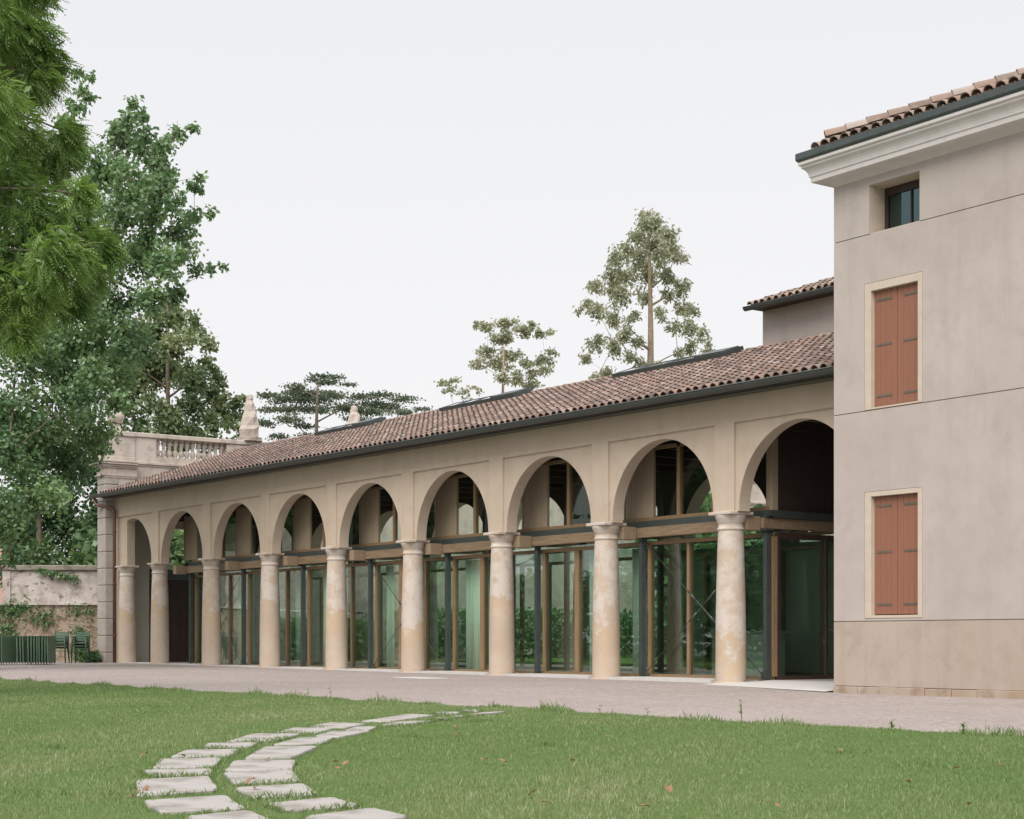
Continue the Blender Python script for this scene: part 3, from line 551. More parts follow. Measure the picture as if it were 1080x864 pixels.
# gutter: half-round channel in long lengths
mb = MB()
GY, GR = -.63, .10
def gutter(mb, xa, xb, y, za, zb, rad, n=9):
    V = []
    for x, z in ((xa, za), (xb, zb)):
        for k in range(n + 1):
            th = math.pi + math.pi * k / n
            V.append((x, y + rad * math.cos(th), z + rad * math.sin(th)))
        for k in range(n, -1, -1):
            th = math.pi + math.pi * k / n
            V.append((x, y + (rad - .012) * math.cos(th), z + (rad - .012) * math.sin(th)))
    q = 2 * n + 2
    mb.add(V, [(k, (k + 1) % q, q + (k + 1) % q, q + k) for k in range(q)], 0, True)
    mb.add(V[:n + 1], [tuple(range(n + 1))]); mb.add(V[q:q + n + 1], [tuple(range(n + 1))])
    mb.tube([(xa, y - rad, za + .004), (xb, y - rad, zb + .004)], .014, 6)
gutter(mb, -33.75, 4.06, GY, 6.10 + tilt(-33.75) - .01, 6.10 + tilt(4.06) - .01, GR + .01)
gt = mb.build('gutter', M['gutter'], lg)
mb = MB()
P = [(x, y, z + tilt(x)) for z in (5.985, 6.03) for x, y in ((-33.2, -.5), (4.06, -.5), (4.06, -.003), (-33.2, -.003))]
mb.add(P, [(0, 1, 2, 3), (4, 5, 6, 7), (0, 1, 5, 4), (1, 2, 6, 5), (2, 3, 7, 6), (3, 0, 4, 7)])
mb.build('eaves_board', M['gutter'], lg)
# copper downpipe at the far end
mb = MB(); zt = 6.1 + tilt(-33.3)
mb.tube([(-33.45, GY, zt - .1), (-33.45, GY, zt - .22), (-33.35, GY + .04, zt - .36), (-32.85, -.20, zt - .50), (-32.74, -.14, zt - .62), (-32.72, -.14, zt - .9), (-32.72, -.14, .10)], .06, 10)
dp = mb.build('downpipe', M['copper'], lg)
for z in (1.1, 3.0, 4.9):
    mb = MB(); mb.lathe([(.072, -.03), (.078, 0), (.072, .03)], (-32.72, -.14, z), 12); mb.build('pipe_collar', M['copper'], dp)
# skylights: low dark frames across the top of the slope
def skylight(xa, xb, xg):
    def pt(x, s, h): q = np.array([x, EY, EZ + tilt(x)]) + vv * s + nn_ * h; return tuple(q)
    def slab(mb, xa, xb, s0, s1, h0, h1):
        P = [pt(x, s, h) for h in (h0, h1) for x, s in ((xa, s0), (xb, s0), (xb, s1), (xa, s1))]
        mb.add(P, [(0, 3, 2, 1), (4, 5, 6, 7), (0, 1, 5, 4), (1, 2, 6, 5), (2, 3, 7, 6), (3, 0, 4, 7)])
    mb = MB(); s0, s1 = SLOPE - .66, SLOPE + .06
    slab(mb, xa, xb, s0, s0 + .07, .05, .235); slab(mb, xa, xb, s1 - .07, s1, .05, .235)
    slab(mb, xa, xa + .07, s0 + .07, s1 - .07, .05, .235); slab(mb, xb - .07, xb, s0 + .07, s1 - .07, .05, .235)
    k = 3
    for i in range(1, k): x = xa + (xg - xa) * i / k; slab(mb, x - .03, x + .03, s0 + .07, s1 - .07, .12, .24)
    o = mb.build('skylight', M['zinc'], lg)
    mb = MB(); slab(mb, xa + .075, xg, s0 + .075, s1 - .075, .20, .225); mb.build('pane', M['skyglass'], o)
    mb = MB(); slab(mb, xg, xb - .071, s0 + .071, s1 - .071, .20, .265); mb.build('cover_plate', M['zinc'], o)
m, n, b = mat('skylight_glass'); b.inputs['Base Color'].default_value = (.16, .19, .19, 1); b.inputs['Roughness'].default_value = .12; b.inputs['Coat Weight'].default_value = 1.0
M['skyglass'] = m
SKY = [(-9.15, -4.75, -5.9), (-17.7, -13.7, -15.0), (-25.7, -22.0, -23.2)]
for a in SKY: skylight(*a)

# ---------------------------------------------------------------- floor, ceiling, inner structure
PX = [.29 - 4.11 * k for k in range(8)]         # steel posts in front of the glazing
mb = MB()
for k in range(8):
    xa, xb = -S * (k + 1) + .36, -S * k - .36
    zt = .07 - .003 * (-S * k) * .5
    mb.box(xa, xb, -.06, .97, -.2, zt)
mb.box(-33.2, -29.8, -.02, .97, -.2, .10)
mb.build('threshold', M['slab'], lg)
mb = MB(); mb.box(-33.2, 4.1, .97, 6.4, -.2, .06); mb.build('floor', M['floor'], lg)
mb = MB()
mb.add([(.4, .97, .062), (4.05, .97, .062), (4.05, .2, .03), (.4, .2, .03), (3.9, -1.05, -.062), (.1, -.75, -.004), (.2, .2, .03)], [(0, 1, 2, 3), (6, 3, 2, 4, 5)])
mb.build('entrance_apron', M['slab'], lg, False)
mb = MB(); mb.box(-33.1, 4.05, .54, 5.78, 5.6, 5.7)
for k in range(27): x = -32.5 + k * 1.37; mb.box(x - .07, x + .07, .55, 5.77, 5.38, 5.6)
mb.build('ceiling', M['dark_timber'], lg)
# main timber beam with cantilevered cross beams, steel channel above it
XE = PX[7] - .1
mb = MB(); mb.box(XE, .34, .80, .98, 3.27, 3.50, 0, .008); mb.box(.16, .34, .98, 5.6, 3.27, 3.50, 0, .008)
mb.build('timber_beam', M['beam'], lg)
mb = MB(); mb.box(XE, .40, .93, 1.06, 3.535, 3.66); mb.box(.27, .40, 1.06, 5.6, 3.503, 3.66)
mb.box(XE, .395, .86, .925, 3.503, 3.545); mb.build('steel_channel', M['steel'], lg)
pb = MB(); pb.box(-.056, .056, .90, 1.02, .04, 3.262); pb.box(-.12, .12, .82, 1.06, .045, .062); pb.box(-.11, .11, .82, 1.05, 3.23, 3.266)
po = pb.build('steel_post', M['steel'], lg); po.location = (PX[0], 0, 0)
bb = MB(); bb.box(-.16, .10, .40, .795, 3.225, 3.525, 0, .01); bb.box(-.12, .06, .985, 2.3, 3.28, 3.5)
bo = bb.build('beam_bracket', M['bracket'], lg); bo.location = (PX[0] - .12, 0, 0)
for k in range(1, 8):
    c = copy_tree(po, lg); c.location = (PX[k], 0, .008 * k); c = copy_tree(bo, lg); c.location = (PX[k] - .12, 0, 0)
# crossed tie rods in three bays
def ties(xa, xb):
    mb = MB(); y = .93
    for za, zb in ((3.18, .16), (.16, 3.18)):
        mb.tube([(xa + .1, y, za), (xb - .1, y, zb)], .010, 6); y += .045
        for t in (.42, .58):
            p0 = np.array((xa + .1, y - .045, za)); p1 = np.array((xb - .1, y - .045, zb))
            mb.tube([p0 + (p1 - p0) * (t - .03), p0 + (p1 - p0) * (t + .03)], .024, 6)
        for p_, s_ in ((np.array((xa + .1, .95, za)), 1), (np.array((xb - .1, .95, zb)), -1)):
            mb.box(p_[0] - .06, p_[0] + .06, .94, .96, p_[2] - .08, p_[2] + .08)
    mb.build('tie_rods', M['rod'], lg)
for a in (1, 4, 7): ties(PX[a], PX[a - 1])
# ---------------------------------------------------------------- glazed screens, one per post bay
GYF, GYB = 1.08, 1.20
def screen(xa, xb, yf, yb, mulls, rails=(.06, 3.11), name='glazed_screen', gm='glass'):
    mb = MB()
    mb.box(xa, xb, yf, yb, rails[0], rails[0] + .07, 0, .004); mb.box(xa, xb, yf, yb, rails[1], rails[1] + .085, 0, .004)
    mb.box(xa, xb, yf + .02, yb, 3.44, 3.53)
    for x, wd in mulls: mb.box(x - wd / 2, x + wd / 2, yf - .012, yb + .01, rails[0] + .07, rails[1] - .001, 0, .004)
    o = mb.build(name, M['timber'], lg)
    xs = sorted([(x, wd) for x, wd in mulls] + [(xa, 0), (xb, 0)])
    ym = (yf + yb) / 2
    for (x0, w0), (x1, w1) in zip(xs, xs[1:]):
        if x1 - x0 < .3: continue
        mb = MB(); mb.box(x0 + w0 / 2 + .002, x1 - w1 / 2 - .002, ym - .014, ym + .014, rails[0] + .072, rails[1] - .003)
        mb.build('pane', M[gm], o)
    mb = MB(); mb.box(xa + .01, xb - .01, ym - .012, ym + .012, rails[1] + .088, 3.438); mb.build('transom_pane', M['glass'], o)
    return o
screens = []
DBL = {1, 2, 3}
for k in range(7):
    xb = PX[k] ; xa = PX[k + 1]
    if k == 0: mu = [(xa + .10, .085), (xa + 1.46, .085), (xa + 2.82, .085), (xb - .0, .11)]
    else: mu = [(xa + .10, .085), (xa + 1.46, .17 if k in DBL else .085), (xa + 2.78, .085)]
    screens.append(screen(xa + .001, xb - .001, GYF, GYB, mu))
# rear glazing, the same rhythm
for k in range(7):
    xb, xa = PX[k], PX[k + 1]
    screen(xa + .001, xb - .001, 5.3, 5.4, [(xa + .10, .085), (xa + 1.46, .085), (xa + 2.82, .085)], gm='glass_clear')
# upper windows: pale boarded panel at each post and clear panes between
def upper(xa, xb, yf, first=False):
    mb = MB()
    mb.box(xa, xb, yf - .02, yf + .12, 3.662, 3.745, 0, .004)
    for x in (xa + 1.19, xa + 2.35): mb.box(x - .055, x + .055, yf, yf + .1, 3.745, 5.375)
    mb.box(xa, xb, yf, yf + .1, 5.30, 5.375)
    o = mb.build('upper_window', M['timber'], lg)
    pn = MB()
    if not first or True:
        for j in range(9):
            x0 = xa - .73 + j * .1122
            pn.box(x0 + .003, x0 + .1095, yf + .03, yf + .07, 3.75, 5.02, 0, .003)
        pn.box(xa - .75, xa + .30, yf + .02, yf + .085, 5.02, 5.30)
        for x0 in (xa - .755, xa + .28): pn.box(x0 - .02, x0 + .02, yf + .01, yf + .09, 3.75, 5.02)
        pn.build('boarded_panel', M['pale_board'], o)
    for x0, x1 in ((xa + .31, xa + 1.13), (xa + 1.25, xa + 2.29), (xa + 2.41, xb - .78)):
        if x1 - x0 < .1: continue
        g = MB(); g.box(x0, x1, yf + .04, yf + .055, 3.75, 5.295); g.build('pane', M['glass_clear'], o)
for k in range(7): upper(PX[k + 1], PX[k] , 1.02)
mb = MB(); mb.box(.20, .38, 1.02, 1.2, 3.662, 5.375, 0, .005); mb.build('corner_post', M['pale_board'], lg)
# glazed return wall of the porch with its door, dark boards above
mb = MB()
ys = [1.21, 1.28, 2.66, 2.74, 3.62, 3.70, 4.55, 4.62, 5.3, 5.37]
for i in range(0, len(ys), 2): mb.box(.24, .35, ys[i], ys[i + 1], .06, 3.19, 0, .004)
for i in range(1, len(ys) - 1, 2):
    mb.box(.245, .345, ys[i], ys[i + 1], .06, .14); mb.box(.245, .345, ys[i], ys[i + 1], 3.07, 3.19)
rt = mb.build('entrance_door', M['door_wood'], lg)
for i in range(1, len(ys) - 1, 2):
    g = MB(); g.box(.28, .31, ys[i] + .003, ys[i + 1] - .003, .142, 3.068); g.build('pane', M['glass'], rt)
mb = MB(); mb.tube([(.36, 2.78, 1.12), (.42, 2.78, 1.12), (.42, 2.9, 1.12)], .014, 8); mb.build('handle', M['rod'], rt)
mb = MB()
for j in range(12): mb.box(.29, .33, 1.21 + j * .38, 1.21 + j * .38 + .374, 3.665, 5.375, 0, .004)
mb.build('dark_upper_boards', M['dark_timber'], lg)
# inner timber posts, end wall of the glazed hall, curtains
for k in range(1, 8):
    mb = MB(); mb.box(PX[k] - .06, PX[k] + .06, 4.95, 5.07, .06, 5.38); mb.build('inner_post', M['steel'], lg)
def curtain(xa, xb, y):
    mb = MB(); n = int((xb - xa) / .022) + 2
    V = []
    for z_ in (.09, 3.08):
        for i in range(n):
            x = xa + (xb - xa) * i / (n - 1)
            V.append((x, y + .045 * math.sin(x * 38) + .02 * math.sin(x * 91 + z_), z_))
    mb.add(V, [(i, i + 1, n + i + 1, n + i) for i in range(n - 1)], 0, True)
    o = mb.build('curtain', M['curtain'], lg, False)
    s = o.modifiers.new('thickness', 'SOLIDIFY'); s.thickness = .004
for a_, b_ in ((-4.75, -4.2), (PX[2] + 1.55, PX[2] + 2.6), (PX[3] + .2, PX[3] + 1.38), (PX[4] + .2, PX[4] + .5), (PX[5] - 1.3, PX[5] - .85), (PX[5] + .5, PX[5] + 1.3), (PX[6] - 1.35, PX[6] - .9), (PX[6] + .6, PX[6] + 1.3)):
    curtain(a_, b_, 1.42)
mb = MB(); mb.box(-7.9, .2, 5.46, 5.56, .06, 3.3); mb.build('inner_wall', M['inner'], lg)
# ================================================================== VILLA
vi = empty('villa', (4.1, -1, 0), 0, 'tall pale rendered villa with two closed terracotta shutters and a white cornice', 'house')
VX, VY, VT = 4.1, -1.0, 9.38
def vpart(mb, name, mt, parent=None, fix=True):
    o = mb.build(name, mt, parent or vi, fix)
    if parent is None: o.location = (-4.1, 1, 0)
    return o
VR, VB = 15.0, 9.0
HOLES = [(4.87, 6.22, 1.30, 3.605), (4.87, 6.22, 5.11, 7.415), (4.98, 6.16, 8.33, 9.21)]
WOPEN = [(5.02, 6.12, 1.35, 3.52), (5.02, 6.12, 5.14, 7.27)]
mb = MB()
G = .008
bands = [(.06, 1.25 - G, 1), (1.25 + G, 5.095 - G, 0), (5.095 + G, 8.315 - G, 0)]
for z0, z1, mi in bands:
    h = [q for q in HOLES[:2] if q[2] < z1 - .02 and q[3] > z0 + .02]
    if not h: mb.box(VX, VR, VY, VY + .03, z0, z1, mi); continue
    h = h[0]; xa, xb = h[0] - G, h[1] + G
    mb.box(VX, xa, VY, VY + .03, z0, z1, mi); mb.box(xb, VR, VY, VY + .03, z0, z1, mi)
    mb.box(xa, xb, VY, VY + .03, h[3] + G, z1, mi)
    if h[2] - G > z0: mb.box(xa, xb, VY, VY + .03, z0, h[2] - G, mi)
za = 8.315 + G
mb.box(VX, 4.98, VY, VY + .03, za, VT); mb.box(6.16, VR, VY, VY + .03, za, VT); mb.box(4.98, 6.16, VY, VY + .03, 9.21, VT)
# body of the wall behind the render, with the three openings
XSP = [VX, 5.05, 6.12, VR]
def body(x0, x1, z0, z1): mb.box(x0, x1, VY + .031, VY + .55, z0, z1, 2)
body(VX + .003, 4.97, -.3, VT); body(6.17, VR, -.3, VT)
body(4.975, 6.165, -.3, 1.345); body(4.975, 6.165, 3.525, 5.135); body(4.975, 6.165, 7.275, 8.33); body(4.975, 6.165, 9.21, VT)
for z0, z1 in ((1.35, 3.52), (5.14, 7.27)): body(4.975, 5.015, z0, z1); body(6.125, 6.165, z0, z1)
mb.box(VX, VX + .5, VY + .56, VB, -.3, VT, 0); mb.box(VX + .51, VR, VB - .5, VB, -.3, VT, 0); mb.box(VR - .5, VR, VY + .56, VB - .51, -.3, VT, 0)
wv = vpart(mb, 'wall', [M['villa'], M['villa_dado'], M['villa_body']])
# stone plinth
mb = MB(); x = VX - .012; rr = random.Random(4)
while x < VR:
    l = rr.uniform(.45, 1.1); mb.box(x, min(x + l - .012, VR), VY - .012 - rr.uniform(0, .012), VY + .028, -.3, .052 + rr.uniform(-.012, .004), 0, .008); x += l
vpart(mb, 'plinth', M['plinth'])
# shuttered windows
def shutter_leaf(x0, x1, z0, z1, y):
    mb = MB(); n = 4; wd = (x1 - x0) / n
    for j in range(n): mb.box(x0 + j * wd + .002, x0 + (j + 1) * wd - .002, y, y + .04, z0, z1, 0, .004)
    return mb
for (x0, x1, z0, z1), h, k in zip(WOPEN, HOLES, (0, 1)):
    mb = MB(); y0, y1 = VY - .004, VY + .034
    X0, X1, Z0, Z1 = h
    mb.box(X0, x0, y0, y1, Z0, Z1, 0, .003); mb.box(x1, X1, y0, y1, Z0, Z1, 0, .003)
    mb.box(x0 + .001, x1 - .001, y0, y1, z1, Z1, 0, .003); mb.box(x0 + .001, x1 - .001, y0, y1, Z0, z0, 0, .003)
    # reveals in the same cream stone
    d0, d1 = VY + .036, VY + .30
    mb.box(x0 - .003, x0 + .004, d0, d1, z0, z1); mb.box(x1 - .004, x1 + .003, d0, d1, z0, z1); mb.box(x0 + .005, x1 - .005, d0, d1, z1 - .004, z1 + .003); mb.box(x0 + .005, x1 - .005, d0, d1, z0 - .003, z0 + .004)
    wo_ = vpart(mb, 'shuttered_window', M['cream'])
    xm = (x0 + x1) / 2
    for a, b_ in ((x0 + .012, xm - .003), (xm + .003, x1 - .012)):
        ys_ = VY + .085
        shutter_leaf(a, b_, z0 + .02, z1 - .012, ys_).build('shutter', M['shutter'], wo_)
        for z in (z0 + .20, (z0 + z1) / 2 + .07, z1 - .18):
            s0 = a + .015 if a < xm - .1 else b_ - .42
            hb = MB(); hb.box(s0 + .04, s0 + .40, ys_ - .008, ys_ - .001, z - .018, z + .018); hb.build('hinge', M['iron'], wo_)
# attic window: deep plastered reveal, dark frame, glass
mb = MB(); 
mb.box(4.975, 4.984, VY + .032, VY + .46, 8.332, 9.208); mb.box(6.156, 6.166, VY + .032, VY + .46, 8.332, 9.208); mb.box(4.985, 6.155, VY + .032, VY + .46, 9.204, 9.212); mb.box(4.985, 6.155, VY + .032, VY + .46, 8.328, 8.334)
aw = vpart(mb, 'attic_window', M['cream'])
mb = MB(); ya, yb = VY + .40, VY + .47
mb.box(4.985, 6.155, ya, yb, 8.335, 8.40); mb.box(4.985, 6.155, ya, yb, 9.06, 9.203); mb.box(4.985, 5.06, ya, yb, 8.401, 9.059); mb.box(6.06, 6.155, ya, yb, 8.401, 9.059); mb.box(5.60, 5.625, ya, yb, 8.401, 9.059)
mb.build('window_frame', M['window_frame'], aw)
for a, b_ in ((5.061, 5.599), (5.626, 6.059)): g = MB(); g.box(a, b_, ya + .03, ya + .04, 8.402, 9.058); g.build('pane', M['attic_glass'], aw)
# moulded cornice: swept round the front-left corner, front and left side
prof = [(0.0, 9.36), (.03, 9.385), (.055, 9.40), (.09, 9.42), (.14, 9.435), (.27, 9.455), (.30, 9.47), (.305, 9.55), (.325, 9.565), (.33, 9.60), (.345, 9.65), (.375, 9.70), (.415, 9.73), (.43, 9.745), (.43, 9.775), (.455, 9.785), (.47, 9.80), (.47, 9.855), (.02, 9.855)]
def sweep(mb, prof, mi=0):
    rings = []
    for px_, py_, ox, oy in ((VR, VY, 1, -1), (VX, VY, -1, -1), (VX, VB, -1, 1)):
        rings.append([(px_ + ox * o_, py_ + oy * o_, z) for o_, z in prof])
    n = len(prof)
    for a, b_ in zip(rings, rings[1:]): mb.add(a + b_, [(i, i + 1, n + i + 1, n + i) for i in range(n - 1)], mi, False)
mb = MB(); sweep(mb, prof); vpart(mb, 'cornice', M['cornice'], None, False)
mb = MB(); sweep(mb, [(.36, 9.858), (.485, 9.862), (.505, 9.90), (.505, 10.015), (.49, 10.02), (.48, 10.015), (.48, 9.93), (.36, 9.93)]); vpart(mb, 'gutter', M['zinc'], None, False)
# hipped roof with barrel tiles
ph = math.atan(.385); c_, s_ = math.cos(ph), math.sin(ph)
OV = .30
mb = MB()
ln = VR + OV - (VX - OV); HH = (VB - VY + 2 * OV) / 2
tiled(mb, (VX - OV, VY - OV, 10.05), (1, 0, 0), (0, c_, s_), (0, -s_, c_), ln, HH / c_, .25, .30, keep=lambda u, v: u > v * c_ - .05, rad=.096)
tiled(mb, (VX - OV, VB + OV, 10.02), (0, -1, 0), (c_, 0, s_), (-s_, 0, c_), 2 * HH, HH / c_, .25, .45, keep=lambda u, v: v * c_ < min(u, 2 * HH - u) - .42)
vr = vpart(mb, 'roof', M['tile_pale'], None, False)
mb = MB()
A_ = (VX - OV + .1, VY - OV + .1, 9.985); B_ = (VR + OV, VY - OV + .1, 9.985); Cc = (VR + OV, VB + OV, 9.985); D_ = (VX - OV + .1, VB + OV - .1, 9.985)
ap = (VX - OV + HH, (VY + VB) / 2, 9.985 + .385 * (HH - .1)); ap2 = (VR + OV, (VY + VB) / 2, ap[2])
mb.add([A_, B_, Cc, D_, ap, ap2], [(0, 1, 5, 4), (3, 0, 4), (2, 3, 4, 5), (0, 3, 2, 1)]); mb.build('roof_deck', M['dark_timber'], vr, False)
mb = MB(); rr = random.Random(8)
h0 = np.array((VX - OV + .02, VY - OV + .02, 10.13)); hd = np.array((1, 1, .385)); hd = hd / np.linalg.norm(hd); hs2 = np.cross(hd, (0, 0, 1)); hs2 /= np.linalg.norm(hs2); hu = np.cross(hs2, hd)
for k in range(14):
    V = []
    for e_, (d_, ra) in enumerate(((k * .4 + .28, .14), (k * .4 + .78, .115))):
        for j in range(7):
            th = math.pi * j / 6; V.append(h0 + hd * d_ + hs2 * math.cos(th) * ra + hu * (.075 + math.sin(th) * ra * 1.1 + (.016 if e_ == 0 else 0)))
    mb.add(V, [(j, j + 1, 8 + j, 7 + j) for j in range(6)], 0, True, rr.random())
    W = V[:7] + [v_ - hu * .02 for v_ in V[:7]]; mb.add(W, [(j, j + 1, 8 + j, 7 + j) for j in range(6)], 0, False, .3)
mb.build('hip_tiles', M['tile_pale'], vr, False)

# rear block rising behind the ridge
rb = empty('rear_block', (-4.25, 5.35, 7.5), 0, 'small pale block with its own tiled eaves rising behind the arcade roof beside the villa', 'house')
def rpart(mb, name, mt, fix=True):
    o = mb.build(name, mt, rb, fix); o.location = (4.25, -5.35, -7.5); return o
mb = MB(); mb.box(-4.41, 4.05, 5.35, 9.4, 5.8, 9.12); mb.box(-4.41, 4.05, 9.4, 12, 0.0, 9.12); rpart(mb, 'wall', M['villa'])
mb = MB(); tiled(mb, (-4.45, 4.85, 9.17), (1, 0, 0), (0, c_, s_), (0, -s_, c_), 8.6, 3.9, .235, .34, keep=lambda u, v: u > v * c_ - .05); o = rpart(mb, 'roof', M['tile_pale'], False)
mb = MB(); P = [(-4.42, 4.9, 9.12), (4.05, 4.9, 9.12), (4.05, 8.6, 10.42), (-1.0, 8.6, 10.42), (-4.42, 12.4, 9.12), (4.05, 12.4, 9.12)]
mb.add(P, [(0, 1, 2, 3), (0, 3, 4), (4, 3, 2, 5), (0, 4, 5, 1)]); mb.build('roof_deck', M['dark_timber'], o, False)
mb = MB(); gutter(mb, -4.46, 4.05, 4.80, 9.15, 9.15, .085); rpart(mb, 'gutter', M['zinc'])

# ================================================================== BALUSTRADED WALL at the far end (runs back from the yard)
bw = empty('balustrade_wall', (-33.2, 0, 0), 0, 'old pale stone wall topped by a balustrade, behind the far end of the arcade roof', 'wall')
WX = -33.2
def bpart(mb, name, mt, parent=None, fix=True):
    o = mb.build(name, mt, parent or bw, fix)
    if parent is None: o.location = (33.2, 0, 0)
    return o
mb = MB()
mb.box(WX - .5, WX, .16, 1.1, -.2, 7.5); mb.box(WX - .5, WX, 4.3, 60, -.2, 7.5); mb.box(WX - .5, WX, 1.1, 4.3, 5.15, 7.5); mb.box(WX - .5, WX, 1.1, 2.25, 3.6, 5.15); mb.box(WX - .5, WX, 1.1, 1.42, -.2, 3.6); mb.box(WX - .5, WX, 3.4, 4.3, 3.6, 5.15)
mb.box(WX - .5, WX - .001, 1.42, 4.3, -.2, .07)
bpart(mb, 'wall', M['oldstone'])
mb = MB(); mb.box(WX - .26, WX - .20, 1.42, 4.3, .08, 3.22)
for j in range(9): mb.box(WX - .20, WX - .18, 1.43 + j * .318, 1.43 + j * .318 + .31, .09, 3.2, 0, .004)
gd = bpart(mb, 'gate', M['door_wood'])
mb = MB(); mb.box(WX - .4, WX - .15, 1.42, 4.3, 3.23, 3.59); mb.build('lintel', M['steel'], gd).location = (0, 0, 0)
mb = MB(); mb.box(WX, WX + .012, .53, 1.42, .06, 5.5); mb.box(WX, WX + .012, 1.42, 2.25, 3.6, 5.5); mb.box(WX, WX + .012, 4.3, 5.79, .06, 5.5); bpart(mb, 'inner_plaster', M['inner'])
mb = MB(); mb.box(WX - .56, WX + .07, .86, 60, 7.502, 7.60, 0, .01); mb.box(WX - .52, WX + .03, .86, 60, 7.44, 7.5); bpart(mb, 'string_course', M['oldstone'])
mb = MB(); mb.box(WX - .46, WX - .03, .86, 1.73, 7.602, 8.52); mb.box(WX - .46, WX - .03, 4.63, 60, 7.602, 8.52); mb.box(WX - .42, WX - .05, 1.73, 4.63, 7.602, 7.80); bpart(mb, 'parapet', M['oldstone'])
mb = MB(); mb.box(WX - .52, WX + .03, .86, 60, 8.522, 8.69, 0, .02); bpart(mb, 'handrail', M['oldstone'])
bal = MB(); bal.box(-.11, .11, -.09, .09, 0, .06); bal.lathe([(.06, .06), (.09, .12), (.105, .2), (.085, .29), (.05, .36), (.075, .385), (.05, .41), (.085, .49), (.105, .57), (.09, .62), (.06, .66)], (0, 0, 0), 12); bal.box(-.11, .11, -.09, .09, .66, .72)
b0 = bal.build('baluster', M['oldstone'], bw)
for k in range(12):
    c = b0 if k == 0 else b0.copy()
    if k: col.objects.link(c); c.parent = bw
    c.location = (-.24, 1.87 + k * .238, 7.801)
# end pier with rusticated courses and moulded cap
mb = MB(); z = -.15; k = 0
while z < 6.95:
    h_ = .62; i = .0 
    mb.box(-33.78, -33.02, -.38, .14, z + .012, min(z + h_, 7.0) - .012, 0, .018); mb.box(-33.75, -33.05, -.35, .14, z - .012, z + .012); z += h_
pr_ = bpart(mb, 'pier', M['quoin'])
mb = MB(); mb.box(-33.77, -33.03, .142, .858, 6.2, 6.928); mb.box(-33.80, -33.0, -.40, .86, 6.93, 7.28); mb.box(-33.86, -32.98, -.46, .86, 7.0, 7.04)
for o_, z0, z1 in ((.06, 7.282, 7.34), (.12, 7.342, 7.42), (.22, 7.422, 7.50), (.26, 7.502, 7.56)): mb.box(-33.80 - o_, -33.0 + o_ * .6, -.40 - o_, .86 - .002, z0, z1, 0, .008)
mb.build('pier_cap', M['oldstone'], pr_)
mb = MB(); mb.box(-33.82, -33.12, -.42, .85, 7.562, 7.74, 0, .02); mb.box(-33.76, -33.16, -.36, .84, 7.742, 8.5, 0, .01); mb.box(-33.84, -33.10, -.44, .85, 8.502, 8.68, 0, .02); bpart(mb, 'pedestal', M['oldstone'])
# weathered urn-like finial on the pier and two obelisks along the wall
mb = MB(); rr = random.Random(2)
mb.lathe([(.24, 0), (.25, .10), (.17, .16), (.13, .24), (.22, .34), (.30, .48), (.31, .62), (.24, .74), (.15, .80), (.21, .88), (.23, 1.0), (.19, 1.12), (.10, 1.22), (.0, 1.25)], (0, 0, 0), 16, 0, jit=.06, seed=2)
o = mb.build('stone_finial', M['oldstone']); o.location = (-33.5, .22, 8.681); tag(o, 'weathered stone finial half hidden by leaves on the end pier', 'finial')
def obelisk(y, z0, h_, wd, label):
    mb = MB(); N = 9; V = []
    pr = [(wd * .60, 0), (wd * .60, .14), (wd * .48, .17), (wd * .50, .45), (wd * .44, .6), (wd * .42, h_ * .5), (wd * .30, h_ * .62), (wd * .24, h_ * .78), (wd * .16, h_ * .86), (wd * .17, h_ * .9), (wd * .15, h_ * .97), (wd * .07, h_)]
    mb.lathe([(r_ * 1.12, z_) for r_, z_ in pr], (0, 0, 0), 8, 0, sm=False, jit=.13, seed=int(y)); o = mb.build('obelisk', M['obelisk']); o.location = (WX - .22, y, z0); tag(o, label, 'obelisk')
m = plaster('obelisk_stone', (.58, .50, .45), (.66, .59, .54), (.33, .27, .23), .7, .6); M['obelisk'] = m
obelisk(5.70, 8.692, 1.86, .72, 'weathered stone obelisk finial standing right of the balustrade')
obelisk(10.4, 8.692, 1.78, .85, 'weathered stone obelisk finial further back, peeping over the roof ridge by a skylight')

# ================================================================== GARDEN WALL on the left
IX = np.array((.5793, .8151, 0)); FW = np.array((-.8151, .5793, 0)); UZ = np.array((0, 0, 1.0))
def orient(o, p, dirx=IX):
    o.location = p; o.rotation_euler = (0, 0, math.atan2(dirx[1], dirx[0]))
gw = empty('garden_wall', (-35.0, .0, 0), math.atan2(.8151, .5793), 'stained plaster garden wall with a rubble lower half, left of the arcade', 'wall')
# local x along the wall, +y away from the camera
mb = MB(); mb.box(-3.25, .55, .05, .45, 2.34, 3.56); mb.box(-3.5, -3.2, .0, .45, 2.34, 3.62); mb.build('upper_wall', M['gardenwall'], gw)
mb = MB(); mb.box(-3.55, .5, -.06, .52, 3.565, 3.77, 0, .03); mb.build('coping', M['coping'], gw)
mb = MB(); mb.box(-9, .62, -.02, .45, -.2, 2.24); mb.build('lower_wall', M['rubble'], gw)
mb = MB(); mb.box(-46, -6, .05, .5, 2.34, 4.7); mb.box(-46, -9.01, .0, .45, -.2, 2.24); mb.build('tall_wall', M['gardenwall'], gw)
mb = MB(); mb.box(-9, .60, -.10, .46, 2.245, 2.335, 0, .015); mb.build('ledge', M['gardenwall'], gw)
bk = empty('brick_outbuilding', (-58.5, 4.0, 0), math.atan2(.8151, .5793), 'pink brick wall of an outbuilding seen past the left end of the garden wall', 'outbuilding')
mb = MB(); mb.box(-8, 1.0, 0, 4, 0, 6.5); mb.build('wall', M['brick'], bk)
mb = MB(); mb.prism([(-.4, 6.45), (4.4, 6.45), (2, 7.6)], 0, -8.3, 1.3); mb.build('roof', M['tile'], bk)

